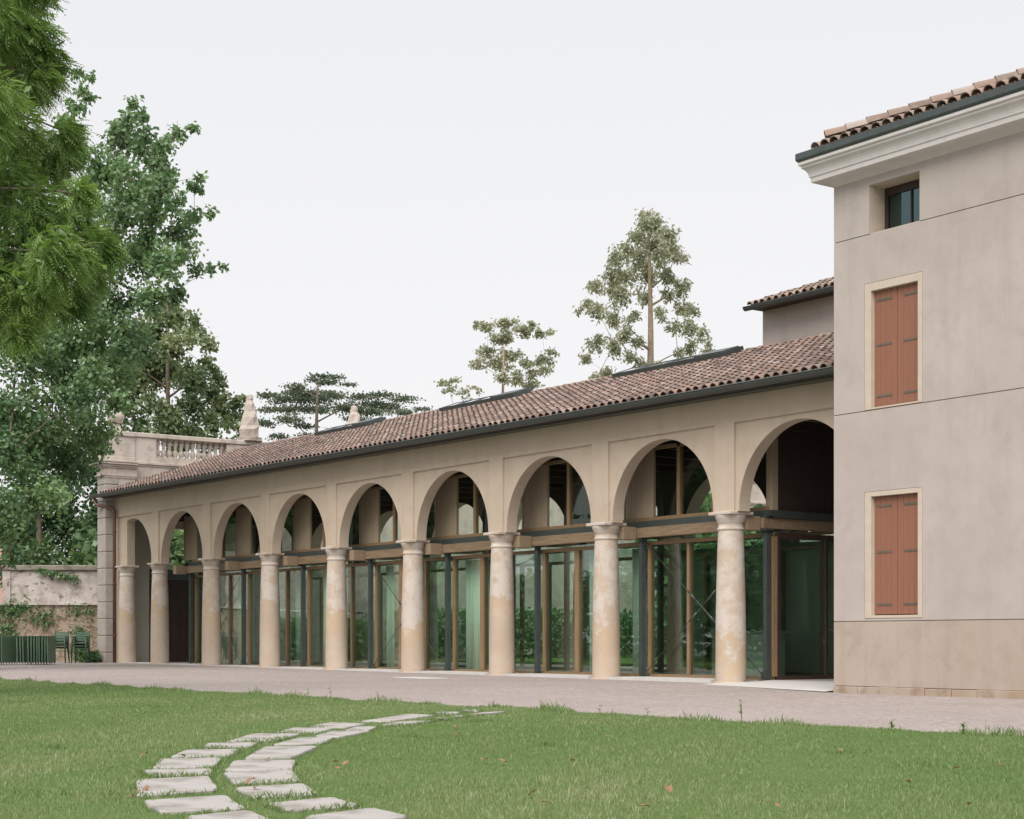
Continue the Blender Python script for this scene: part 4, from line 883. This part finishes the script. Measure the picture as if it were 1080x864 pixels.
# ================================================================== THINGS IN THE YARD
# folded tables standing on edge
def folded_table():
    r_ = empty('folded_table', (0, 0, 0))
    mb = MB(); mb.box(-.38, .38, -.014, .014, .07, .97, 0, .006); mb.build('table_top', M['pale_green_metal'], r_)
    mb = MB()
    for x in (-.34, .34): mb.tube([(x, .035, .0), (x, .035, .92)], .013, 6)
    mb.tube([(-.34, .035, .12), (.34, .035, .12)], .011, 6); mb.tube([(-.34, .035, .80), (.34, .035, .80)], .011, 6)
    mb.box(-.39, .39, .016, .028, .07, .10); mb.box(-.39, .39, .016, .028, .94, .97)
    mb.build('leg_frame', M['green_metal'], r_)
    return r_
ft = folded_table()
def on_ground(p): return (p[0], p[1], gz(p[0], p[1]))
spots = []
B0 = np.array((-30.0, -5.0, 0))
for j in range(6): spots.append((B0 + IX * (-.42 + .085 * j), .28 + .02 * j, 'a'))
for j in range(3): spots.append((B0 + IX * (.38 + .10 * j) + FW * .25, .12, 'b'))
for j in range(8): spots.append((B0 + IX * (.78 + .092 * j) + FW * .1, .10, 'c'))
LB = {'a': 'green folded table standing on edge in the leftmost pack by the garden wall', 'b': 'green folded table standing on edge in the small pack between two larger packs', 'c': 'green folded table standing on edge in the pack beside the stacked chairs'}
for j, (p, a, g) in enumerate(spots):
    o = ft if j == 0 else copy_tree(ft)
    q = on_ground(p); o.location = (q[0], q[1], q[2] + .005)
    o.rotation_euler = (random.uniform(-.02, .02), 0, math.atan2(FW[1], FW[0]) - a + random.uniform(-.03, .03))
    tag(o, LB[g], 'table', 'folded tables stacked by the wall: ' + {'a': 'left pack', 'b': 'small pack', 'c': 'right pack'}[g])
# stacked garden armchairs
def chair():
    r_ = empty('garden_chair', (0, 0, 0))
    mb = MB()
    for j in range(6): mb.box(-.25, .25, -.23 + j * .078, -.165 + j * .078, .42, .445, 0, .003)
    mb.build('seat', M['green_metal'], r_)
    mb = MB()
    for j in range(4): z = .55 + j * .085; y = .23 + j * .022; mb.obox((0, y, z), (.24, 0, 0), (0, .008, .0), (0, .006, .034))
    mb.build('backrest', M['green_metal'], r_)
    for sx in (-1, 1):
        mb = MB(); mb.tube([(sx * .27, -.25, 0), (sx * .25, -.24, .64)], .024, 6); mb.build('leg', M['green_metal'], r_)
        mb = MB(); mb.tube([(sx * .27, .30, 0), (sx * .24, .20, .43), (sx * .235, .31, .86)], .024, 6); mb.build('leg', M['green_metal'], r_)
        mb = MB(); mb.tube([(sx * .255, -.25, .64), (sx * .255, .0, .655), (sx * .245, .26, .645)], .026, 6); mb.build('armrest', M['green_metal'], r_)
    return r_
ch = chair(); first = True
for s_i, (p0, word) in enumerate((((-32.86, -2.16), 'left'), ((-32.42, -1.54), 'right'))):
    for j in range(4):
        o = ch if first else copy_tree(ch); first = False
        p = np.array((*p0, 0)) - FW * (.02 * j)
        o.location = (p[0], p[1], gz(p[0], p[1]) + .095 * j); o.rotation_euler = (0, 0, math.atan2(IX[1], IX[0]))
        lv = ('lowest', 'second lowest', 'second highest', 'topmost')[j]
        tag(o, 'green slatted metal armchair, %s in the %s chair stack by the garden wall' % (lv, word), 'chair', 'stacked garden chairs')
# reception counter inside the glass hall
ct = empty('reception_counter', (-3.4, 3.9, .06), 0, 'pale reception counter standing inside behind the entrance door glass', 'counter')
mb = MB(); mb.box(-.9, .9, -.35, .35, 0, 1.02, 0, .01); mb.build('body', M['counter'], ct)
mb = MB(); mb.box(-.98, .98, -.42, .42, 1.022, 1.06, 0, .006); mb.build('counter_top', M['counter'], ct)
# stepping stones
def stone(poly, i):
    rr = random.Random(i * 7 + 1)
    cx = sum(q[0] for q in poly) / 4; cy = sum(q[1] for q in poly) / 4
    P = []
    for j in range(4):
        a = np.array(poly[j]); b_ = np.array(poly[(j + 1) % 4])
        for t in (.06, .3, .55, .8, .94): P.append(np.array((cx, cy)) + (a + (b_ - a) * t - np.array((cx, cy))) * 1.015 + np.array([rr.uniform(-.005, .005), rr.uniform(-.005, .005)]))
    P = [(q[0] - cx, q[1] - cy) for q in P]; n = len(P)
    V = [(x, y, -.06) for x, y in P] + [(x, y, .010) for x, y in P] + [(x * .98, y * .98, .020) for x, y in P]
    F = [tuple(range(2 * n, 3 * n)), tuple(range(n - 1, -1, -1))]
    for l in range(2): F += [(l * n + j, l * n + (j + 1) % n, l * n + n + (j + 1) % n, l * n + n + j) for j in range(n)]
    mb = MB(); mb.add(V, F); o = mb.build('stepping_stone', M['paver']); o.location = (cx, cy, .006); return o
ORD = ['first', 'second', 'third', 'fourth', 'fifth', 'sixth', 'seventh', 'eighth', 'ninth', 'tenth', 'eleventh', 'twelfth', 'last']
for i, q in enumerate(STONES):
    o = stone(q, i); rowi = i if i < 13 else i - 13
    side = 'left' if i < 13 else 'right'
    tag(o, 'pale slab in the lawn, %s from the front in the %s row of the path' % (ORD[rowi], side), 'stepping stone', 'stepping stones curving through the lawn')
# stone cover set in the gravel
mb = MB(); mb.box(-.75, .75, -.28, .28, -.05, .012, 0, .006); o = mb.build('drain_cover', M['slab']); o.location = (-7.2, -3.0, gz(-7.2, -3.0)); tag(o, 'flat pale stone slab set in the gravel before the arcade', 'drain cover')
# fallen leaves
LV = LEAFPOS
def leaf_mesh():
    mb = MB(); N = 9; V = [(0, 0, .0)]
    for j in range(N):
        t = j / (N - 1); x = -.05 + .10 * t; wd = .032 * math.sin(math.pi * t) ** .8
        V += [(x, wd, .012 + .01 * math.sin(t * 5)), (x, 0, .0 + .008 * math.sin(t * 3)), (x, -wd, .014)]
    F = []
    for j in range(N - 1):
        a = 1 + j * 3; F += [(a, a + 1, a + 4, a + 3), (a + 1, a + 2, a + 5, a + 4)]
    mb.add(V, F, 0, True, .5); return mb
l0 = leaf_mesh().build('fallen_leaf', M['dead_leaf'], None, False)
for j, (x, y) in enumerate(LV):
    o = l0 if j == 0 else l0.copy()
    if j: col.objects.link(o)
    k = random.uniform(.4, .75)
    o.location = (x, y, .036); o.rotation_euler = (random.uniform(-.5, .5), random.uniform(-.5, .5), random.uniform(0, 6)); o.scale = (k, k, k)
    tag(o, 'small curled brown leaf fallen on the lawn', 'leaf', 'fallen leaves on the lawn')
# ================================================================== PLANTS
def rot_quads(C, size, elong, droop, rng, up=None):
    """leaf quads around centres C (N,3): random facing, long axis hanging by droop"""
    N = len(C)
    a = rng.normal(size=(N, 3)); a[:, 2] = a[:, 2] * (1 - droop * .5) - droop * 1.2
    a /= np.linalg.norm(a, axis=1)[:, None]
    b = rng.normal(size=(N, 3)); b -= (b * a).sum(1)[:, None] * a; b /= np.linalg.norm(b, axis=1)[:, None]
    s = size * rng.uniform(.65, 1.25, N)[:, None]
    l_ = a * s * elong; w_ = b * s * .5
    return np.stack([C, C + l_ * .45 + w_, C + l_, C + l_ * .45 - w_], 1)
def bez(p0, p1, sag, n=5):
    p0 = np.array(p0, float); p1 = np.array(p1, float); d = np.linalg.norm(p1 - p0)
    mid = (p0 + p1) / 2 + np.array((random.uniform(-.1, .1) * d, random.uniform(-.1, .1) * d, sag * d))
    return [(1 - t) ** 2 * p0 + 2 * t * (1 - t) * mid + t * t * p1 for t in np.linspace(0, 1, n)]
def tree(name, label, base, blobs, top, leaf, size, mt, dens, bark='bark', trunk_r=.35, elong=1.7, droop=.25, subs=8, cat='tree', group=None,
         limb=.06, lean=(0, 0), limbs=True, spread=.30, seed=1, trunk_to=None, flat=1.0, bpos=None):
    r = np.random.default_rng(seed); random.seed(seed)
    z0 = gz(*base)
    root = empty(name, (base[0], base[1], z0), 0, label, cat, group)
    off = np.array((base[0], base[1], z0))
    tp = np.array((lean[0], lean[1], top))
    n_t = 9
    tr = [np.array((tp[0] * t + .12 * trunk_r * 4 * math.sin(t * 7 + seed) * (t > 0) * .4, tp[1] * t + .12 * trunk_r * 4 * math.cos(t * 5 + seed) * (t > 0) * .4, -.3 + (top + .3) * t)) for t in np.linspace(0, 1, n_t)]
    mb = MB(); mb.tube(tr, [trunk_r * (1.25 if i == 0 else 1) * (1 - .88 * i / (n_t - 1)) for i in range(n_t)], 9)
    def on_trunk(z):
        t = max(0, min(.97, (z + .3) / (top + .3))); f_ = t * (n_t - 1); i = int(f_); i = min(i, n_t - 2)
        return tr[i] + (tr[i + 1] - tr[i]) * (f_ - i), trunk_r * (1 - .88 * t)
    Cs = []; Ts = []
    nodes = []
    order = sorted(blobs, key=lambda q: math.hypot(q[0] - off[0], q[1] - off[1]) + .25 * abs(q[2] - top * .5))
    for (x, y, z, rx, rz) in order:
        c = np.array((x, y, z)) - off
        if limbs:
            hd = math.hypot(c[0] - tp[0] * c[2] / max(top, 1), c[1] - tp[1] * c[2] / max(top, 1))
            q, tr_ = on_trunk(max(1.6, c[2] - hd * .55)); best = np.linalg.norm(c - q); r1 = min(tr_ * .6, limb + rx * .05)
            for (nc_, nr_) in nodes:
                dd = np.linalg.norm(c - nc_) * (1.0 if nc_[2] < c[2] + .3 else 1.35)
                if dd < best: best, q, r1 = dd, nc_, max(.009, nr_ * .72)
            pts = bez(q, c, random.uniform(-.02, .12))
            mb.tube(pts, [r1 * (1 - .45 * i / 4) for i in range(5)], 5)
            nodes.append((c, r1 * .6))
        btint = r.normal(0, .13)
        for k in range(subs):
            d = r.normal(size=3); d /= np.linalg.norm(d); d *= r.uniform(.35, .95)
            s_ = c + d * np.array((rx, rx, rz))
            if limbs: mb.tube(bez(c, s_, .05, 3), [.018 + .01 * rx, .012, .006], 3, cap=False)
            n = max(3, int(dens * rx * max(rz, rx * .25) / subs))
            L_ = s_ + r.normal(size=(n, 3)) * np.array((rx, rx, rz)) * spread
            Cs.append(L_); st = r.normal(0, .10)
            Ts.append(.42 + btint + st + r.normal(0, .16, n))
    C = np.concatenate(Cs); T = np.concatenate(Ts)
    mb.build('trunk', M[bark], root, False)
    V = rot_quads(C, size, elong, droop, r)
    quads('crown', V, T, M[mt], root)
    return root
def TB(t): return t
tree('broadleaf_tree', 'tall broad-leaved tree with arching sprays against the sky, beyond the feathery conifer', *BROADLEAF, 15.5, 0, .105, 'leaf_broad', 1900, trunk_r=.40, elong=1.55, droop=.55, subs=9, limb=.05, spread=.27, seed=3)
tree('leafy_bush_tree', 'dense dark green tree filling the gap above the left garden wall', *BUSH, 9, 0, .15, 'leaf_dark', 1000, trunk_r=.3, elong=1.5, droop=.4, subs=9, seed=4)
tree('olive_green_tree', 'olive green tree behind the balustrade, with sky showing through its crown', *OLIVE, 18, 0, .17, 'leaf_olive', 900, trunk_r=.30, elong=1.4, droop=.2, subs=8, seed=5, spread=.26)
tree('cedar_tree', 'spreading dark cedar with flat layered branches behind the arcade roof', *CEDAR, 17.5, 0, .12, 'leaf_cedar', 1750, trunk_r=.42, elong=1.5, droop=-.1, subs=16, limb=.06, seed=6, spread=.32)
tree('umbrella_pine', 'sparse twisted tree with small tufted crown rising mid roof between two skylights', *PINE, 21.5, 0, .14, 'leaf_grey', 1250, 'bark_pale', trunk_r=.38, elong=1.5, droop=.1, subs=7, seed=7, limb=.07, spread=.24)
tree('small_pine', 'tiny tufted treetop just left of the twisted pine, at the skylight end', *SMALLPINE, 17, 0, .16, 'leaf_grey', 480, 'bark_pale', trunk_r=.22, elong=1.5, droop=.1, subs=7, seed=8, limb=.05, spread=.24)
tree('tall_evergreen', 'tall pale green conical tree with a bare visible trunk rising over the arcade roof', *TALLTREE, 25.5, 0, .115, 'leaf_grey', 1050, 'bark_pale', trunk_r=.5, elong=2.2, droop=.8, subs=8, seed=9, limb=.10, spread=.30)

# feathery conifer close on the left: fronds of narrow leaflets
def conifer(base, blobs, top, label):
    r = np.random.default_rng(21); random.seed(21)
    root = empty('feathery_conifer', (base[0], base[1], 0), 0, label, 'tree')
    mb = MB(); n_t = 10
    tr = [np.array((.08 * math.sin(i), .08 * math.cos(i * 1.3), -.3 + (top + .3) * i / (n_t - 1))) for i in range(n_t)]
    mb.tube(tr, [.42 * (1 - .85 * i / (n_t - 1)) for i in range(n_t)], 12)
    off = np.array((base[0], base[1], 0)); Q = []; T = []
    for (x, y, z, rx, rz) in blobs:
        c = np.array((x, y, z)) - off; hd = math.hypot(c[0], c[1])
        q = np.array((0, 0, min(max(1.5, c[2] + hd * .10), top * .95)))
        pts = bez(q, c, .10, 6); mb.tube(pts, [.04 * (1 - .85 * i / 5) + .006 for i in range(6)], 5)
        bt = r.normal(0, .16)
        out = c - q; out[2] *= .3; out /= np.linalg.norm(out) + 1e-6
        for k in range(int(1500 * rx * rx) + 80):
            d = r.normal(size=3); d /= np.linalg.norm(d); d *= r.uniform(.1, 1.0) ** .6
            p = c + d * np.array((rx, rx, rx))
            dr = out * .55 + d * .6 + r.normal(size=3) * .35 + np.array((0, 0, -.32)); dr /= np.linalg.norm(dr)
            ln = r.uniform(.18, .34); side = np.cross(dr, (r.normal() * .4, r.normal() * .4, 1.0)); side /= np.linalg.norm(side) + 1e-6
            m_ = 7; t = np.linspace(.08, 1, m_)
            sp = p + np.outer(t * ln, dr) + np.outer(-(t ** 2) * ln * .28, (0, 0, 1.0))
            ft = bt + r.normal(0, .12)
            for sgn in (-1, 1):
                L_ = (np.outer(np.sin(t * 2.6 + .35) * .10, side * sgn) * .62 + dr * .035 + np.array((0, 0, -.02)))
                W = np.outer(np.full(m_, .019), dr)
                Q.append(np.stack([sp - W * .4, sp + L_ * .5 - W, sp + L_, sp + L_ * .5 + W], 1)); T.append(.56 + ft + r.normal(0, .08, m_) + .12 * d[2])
    for (x, y, z, rx, rz) in blobs:                     # inner filler leaves in a darker tint, closing gaps against the sky
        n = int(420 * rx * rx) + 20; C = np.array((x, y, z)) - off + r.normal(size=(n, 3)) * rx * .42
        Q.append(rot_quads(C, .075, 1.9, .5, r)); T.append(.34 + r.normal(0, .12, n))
    mb.build('trunk', M['bark'], root, False)
    quads('crown', np.concatenate(Q), np.concatenate(T), M['leaf_conifer'], root)
conifer(*CONIFER, 15, 'large feathery light green conifer close on the left edge')

# trees and hedges of the garden seen through and mirrored in the glass, one hedge added to fill the reflection
def ball(c, rx, rz, n, r):
    o = []
    for k in range(n):
        d = r.normal(size=3); d /= np.linalg.norm(d); d *= r.uniform(.3, .95)
        o.append((c[0] + d[0] * rx, c[1] + d[1] * rx, c[2] + d[2] * rz, rx * .42, rz * .36))
    return o
def garden_tree(x, y, h, rad, label, group, seed, mt='leaf_dark'):
    r = np.random.default_rng(seed)
    tree('garden_tree', label, (x, y), ball((x, y, h * .56), rad, h * .42, 24, r), h * .9, 0, .30, mt, 420, trunk_r=.25, subs=7, elong=1.4, droop=.2, seed=seed, group=group, limb=.04)
for i, (x, y, h, rd) in enumerate(((-51, -12, 12, 4.5), (-57, -22, 13, 5), (-30, -25, 11, 4.4), (-35, -33, 13, 5), (-25, -36, 12, 4.6), (-40, -42, 14, 5.5))):
    garden_tree(x, y, h, rd, 'dark garden tree across the lawn, mirrored in the glass', 'trees mirrored in the glass', 40 + i, 'leaf_olive' if i % 2 else 'leaf_broad')
for i, (x, y, h, rd) in enumerate(((-44, 6.5, 8, 3.4), (-47, 13, 9, 4)), 20):
    garden_tree(x, y, h, rd, 'leafy tree in the garden beyond the gate at the far end of the arcade', 'trees beyond the end gate', 60 + i, 'leaf_broad')
for i, (x, y, h, rd) in enumerate(((-19, 27, 4.6, 3.2), (-24, 34, 5, 3.6), (-13, 22, 4.0, 2.8), (-29, 28, 4.6, 3.2), (-30, 40, 5.5, 4), (-21.5, 19.5, 6.6, 2.4), (-15, 31, 4.6, 3.2))):
    garden_tree(x, y, h, rd, 'tree in the rear garden seen through the glass', 'trees behind the glass hall', 60 + i, 'leaf_olive' if i % 3 == 0 else 'leaf_broad')
GA = math.atan2(.8151, .5793)
def leafy_box(name, label, cat, x0, x1, y0, y1, z0, z1, n, size, mt, seed, rz=0.0, loc=None, group=None):
    r = np.random.default_rng(seed)
    C = np.stack([r.uniform(x0, x1, n), r.uniform(y0, y1, n), z0 + (z1 - z0) * r.uniform(0, 1, n) ** .7], 1)
    C += r.normal(size=(n, 3)) * .07
    o = quads(name, rot_quads(C, size, 1.4, .2, r), .4 + r.normal(0, .18, n), M[mt])
    if loc is not None: o.location = loc; o.rotation_euler = (0, 0, rz)
    return tag(o, label, cat, group)
leafy_box('hedge', 'clipped green hedge along the pale wall behind the glass hall', 'hedge', -32.6, -31.4, 11.5, 40, .1, 2.2, 16000, .14, 'leaf_broad', 31)
leafy_box('hedge', 'tall added hedge out of view to the left, filling the reflection in the glass', 'hedge', -16, 16, -.8, .8, .0, 4.2, 15000, .28, 'leaf_broad', 32, math.atan2(-.8, .6), (-36, -30, 0))  # added unseen hedge, keeps bright sky out of the glass reflections
leafy_box('hedge', 'bushy hedge along the foot of the garden wall outside the left of the yard', 'hedge', -34, -9, -1.6, -.3, .0, 1.9, 12000, .16, 'leaf_broad', 33, GA, (-35, 0, 0))
# ivy and creepers on the garden wall
def ivy(pts, n, size, label, seed, mt='leaf_broad', rad=(.25, .12)):
    r = np.random.default_rng(seed); C = []
    P = np.array(pts, float)
    for i in range(n):
        k = r.integers(0, len(P) - 1); t = r.uniform(); p = P[k] + (P[k + 1] - P[k]) * t
        C.append((p[0] + r.normal() * rad[0], p[1] - abs(r.normal()) * .05, p[2] + r.normal() * rad[1]))
    o = quads('ivy', rot_quads(np.array(C), size, 1.2, .6, r), .45 + r.normal(0, .2, n), M[mt])
    o.location = (-35.0, 0, 0); o.rotation_euler = (0, 0, GA); tag(o, label, 'ivy'); return o
ivy([(-2.1, -.05, 3.62), (-1.6, -.06, 3.45), (-1.1, -.06, 3.36), (-.6, -.06, 3.25)], 260, .10, 'green ivy hanging over the mossy coping of the garden wall', 1, rad=(.10, .07))
ivy([(-3.9, -.05, 2.15), (-3.2, -.06, 2.1), (-2.6, -.06, 2.2)], 360, .10, 'creeper hanging below the ledge at the left of the rubble wall', 2, rad=(.2, .16))
ivy([(-2.6, -.05, 2.05), (-1.9, -.06, 1.65), (-1.7, -.06, 1.9)], 200, .10, 'thin creeper patch mid height on the rubble wall', 3, rad=(.22, .2))
ivy([(-.55, -.05, .2), (-.5, -.06, .9), (-.62, -.06, 1.3)], 420, .10, 'narrow creeper climbing the rubble wall right of the chair stacks', 5, rad=(.12, .15))
ivy([(-3.3, -.05, 1.7), (-3.2, -.06, 1.0), (-3.5, -.06, .7)], 380, .10, 'creeper patch on the rubble wall above the folded tables', 6, rad=(.2, .2))
ivy([(.55, -.06, 1.2), (.5, -.08, 1.75)], 130, .10, 'small tuft of creeper where the rubble wall meets the stone pier', 7, rad=(.05, .12))
ivy([(-.9, -.05, 2.1), (-.2, -.06, 2.0)], 130, .09, 'sparse creeper strands just below the ledge near the pier', 8, rad=(.25, .12))
# low plant at the foot of the downpipe
r = np.random.default_rng(12); n = 260
d = r.normal(size=(n, 3)); d[:, 2] = np.abs(d[:, 2]); d /= np.linalg.norm(d, axis=1)[:, None]
C = d * np.array((.34, .3, .42)) * r.uniform(.2, 1, n)[:, None]
root = empty('low_plant', (-33.45, -.72, gz(-33.4, -.7)), 0, 'low dark leafy plant at the foot of the copper downpipe', 'plant')
quads('foliage', rot_quads(C, .15, 1.6, .0, r), .35 + r.normal(0, .2, n), M['leaf_dark'], root)
mb = MB(); mb.tube([(0, 0, -.05), (.02, 0, .2)], [.04, .02], 5); mb.build('stem', M['bark'], root)

# ---------------------------------------------------------------- grass
r = np.random.default_rng(99)
cx, cy = CAM[0], CAM[1]
fwd = np.array((-.8151, .5793)); rgt = np.array((.5793, .8151))
STP = [(np.mean([q[0] for q in s]), np.mean([q[1] for q in s]), s) for s in STONES]
def inside_any(P):
    hit = np.zeros(len(P), bool)
    for mx_, my_, q in STP:
        near = (np.abs(P[:, 0] - mx_) < 1.2) & (np.abs(P[:, 1] - my_) < 1.2)
        if not near.any(): continue
        idx = np.where(near)[0]; pp = P[idx]; s_ = None; ok = np.ones(len(idx), bool); sg = None
        for j in range(4):
            a = np.array(q[j]); b_ = np.array(q[(j + 1) % 4]); e_ = b_ - a
            nrm_ = np.array((-e_[1], e_[0])) / np.linalg.norm(e_)
            dd = (pp - a) @ nrm_
            c0 = (np.array((mx_, my_)) - a) @ nrm_
            ok &= (dd * np.sign(c0) > .035)
        hit[idx] |= ok
    return hit
def lawn_points(n, d0, d1, half):
    u = r.uniform(0, 1, n); d = d0 + (d1 - d0) * u ** .95
    t = r.uniform(-half, half, n)
    return np.stack([cx + fwd[0] * d + rgt[0] * d * t, cy + fwd[1] * d + rgt[1] * d * t], 1), d
def blades(P, h, wd, tint, lean=.35):
    N = len(P); th = r.uniform(0, 2 * np.pi, N); a = np.stack([np.cos(th), np.sin(th), np.zeros(N)], 1)
    th2 = r.uniform(0, 2 * np.pi, N); ln = np.stack([np.cos(th2), np.sin(th2), np.zeros(N)], 1) * (h * r.uniform(0, 2 * lean, N))[:, None]
    B = np.concatenate([P, np.full((N, 1), .0)], 1)
    up = np.zeros((N, 3)); up[:, 2] = h
    wd = wd[:, None] if hasattr(wd, '__len__') else wd
    return np.stack([B - a * wd, B + a * wd, B + up * .6 + ln * .45 + a * wd * .7, B + up + ln], 1)
edge_y = np.interp
ex = np.array([e[0] for e in EDGE]); ey = np.array([e[1] for e in EDGE])
def patch(P, s, ph): return np.sin(P[:, 0] * s + ph) * np.sin(P[:, 1] * s * 1.3 + ph * 2) + .6 * np.sin(P[:, 0] * s * 2.7 + P[:, 1] * s * 1.9 + ph)
P, d = lawn_points(640000, 7.2, 46, .44)
ok = (P[:, 1] < np.interp(P[:, 0], ex, ey) + r.normal(0, .06, len(P))) & ~inside_any(P)
P, d = P[ok], d[ok]; pt = patch(P, .9, .4); pf = patch(P, 4.0, 1.3)
h = (.022 + .006 * pt.clip(-1, 1) + .005 * pf.clip(-1, 1)) * r.uniform(.6, 1.5, len(P)); tall = r.uniform(0, 1, len(P)) < .012; h[tall] *= 1.9
wd = .0015 + .00017 * d
pl = patch(P, .33, 2.1)
T = .45 + .13 * pt + .10 * pf + .17 * pl + r.normal(0, .19, len(P)); T[tall] += .3
Vg = [blades(P, h, wd, T)]; Tg = [T]
# longer unmown fringe along the gravel and tufts round the slabs
n = 16000; xx = r.uniform(-30, 30, n); yy = np.interp(xx, ex, ey) - np.abs(r.normal(0, .16, n)) + .05
P2 = np.stack([xx, yy], 1); k = patch(P2, 1.7, 2.0).clip(-.6, 1.2) + .7
h2 = .042 * k * r.uniform(.4, 1.5, n); sel = r.uniform(0, 1, n) < .05; h2[sel] *= 1.7
T2 = .35 + r.normal(0, .2, n); Vg.append(blades(P2, h2, .0055 + .002 * r.uniform(0, 1, n), T2, .3)); Tg.append(T2)
TS = []
for s in STONES:
    for j in range(4):
        a = np.array(s[j]); b_ = np.array(s[(j + 1) % 4]); m_ = 200
        t = r.uniform(0, 1, m_)[:, None]; TS.append(a + (b_ - a) * t + r.normal(0, .022, (m_, 2)))
P3 = np.concatenate(TS); P3 = P3[~inside_any(P3)]; k = patch(P3, 3.0, .2).clip(-.6, 1.2) + .6
h3 = (.018 + .018 * k) * r.uniform(.4, 1.3, len(P3)); T3 = .3 + r.normal(0, .17, len(P3))
Vg.append(blades(P3, h3, .0045, T3, .45)); Tg.append(T3)
# clumps of coarser, darker grass
CL = []
for k in range(46):
    c_p, dd = lawn_points(1, 9, 34, .38); m_ = r.integers(40, 150); CL.append(c_p + r.normal(0, r.uniform(.06, .2), (m_, 2)))
P4 = np.concatenate(CL); o_ = (P4[:, 1] < np.interp(P4[:, 0], ex, ey)) & ~inside_any(P4); P4 = P4[o_]
T4 = .18 + r.normal(0, .12, len(P4)); Vg.append(blades(P4, .045 * r.uniform(.5, 1.3, len(P4)), .005, T4, .5)); Tg.append(T4)
g = quads('grass', np.concatenate(Vg), np.concatenate(Tg), M['grass']); g['kind'] = 'stuff'; tag(g, 'short green lawn grass with longer tufts along its edges', 'grass')
# tall weeds standing up along the lawn's edge
def weed(x, y, h_, sd):
    rr = random.Random(sd); mb = MB()
    for k in range(rr.randint(1, 3)):
        a = rr.uniform(0, 6.3); hh = h_ * rr.uniform(.6, 1); tx, ty = math.cos(a) * hh * .15, math.sin(a) * hh * .15
        mb.tube([(0, 0, 0), (tx * .4, ty * .4, hh * .5), (tx, ty, hh)], [.004, .003, .002], 4)
        for j in range(7):
            t = rr.uniform(.15, 1); b_ = rr.uniform(0, 6.3); l_ = rr.uniform(.025, .055); p = np.array((tx * t, ty * t, hh * t)); e_ = np.array((math.cos(b_), math.sin(b_), .5)) * l_; s_ = np.array((-math.sin(b_), math.cos(b_), 0)) * l_ * .25
            mb.quad(tuple(p), tuple(p + e_ * .5 + s_), tuple(p + e_), tuple(p + e_ * .5 - s_), t=rr.random() * .5)
    o = mb.build('weed', M['grass'], None, False); o.location = (x, y, 0); return o
for j, (x, y, h_, lab) in enumerate(WEEDS):
    tag(weed(x, y, h_ * .72, j), lab, 'weed', 'weeds along the lawn edge')
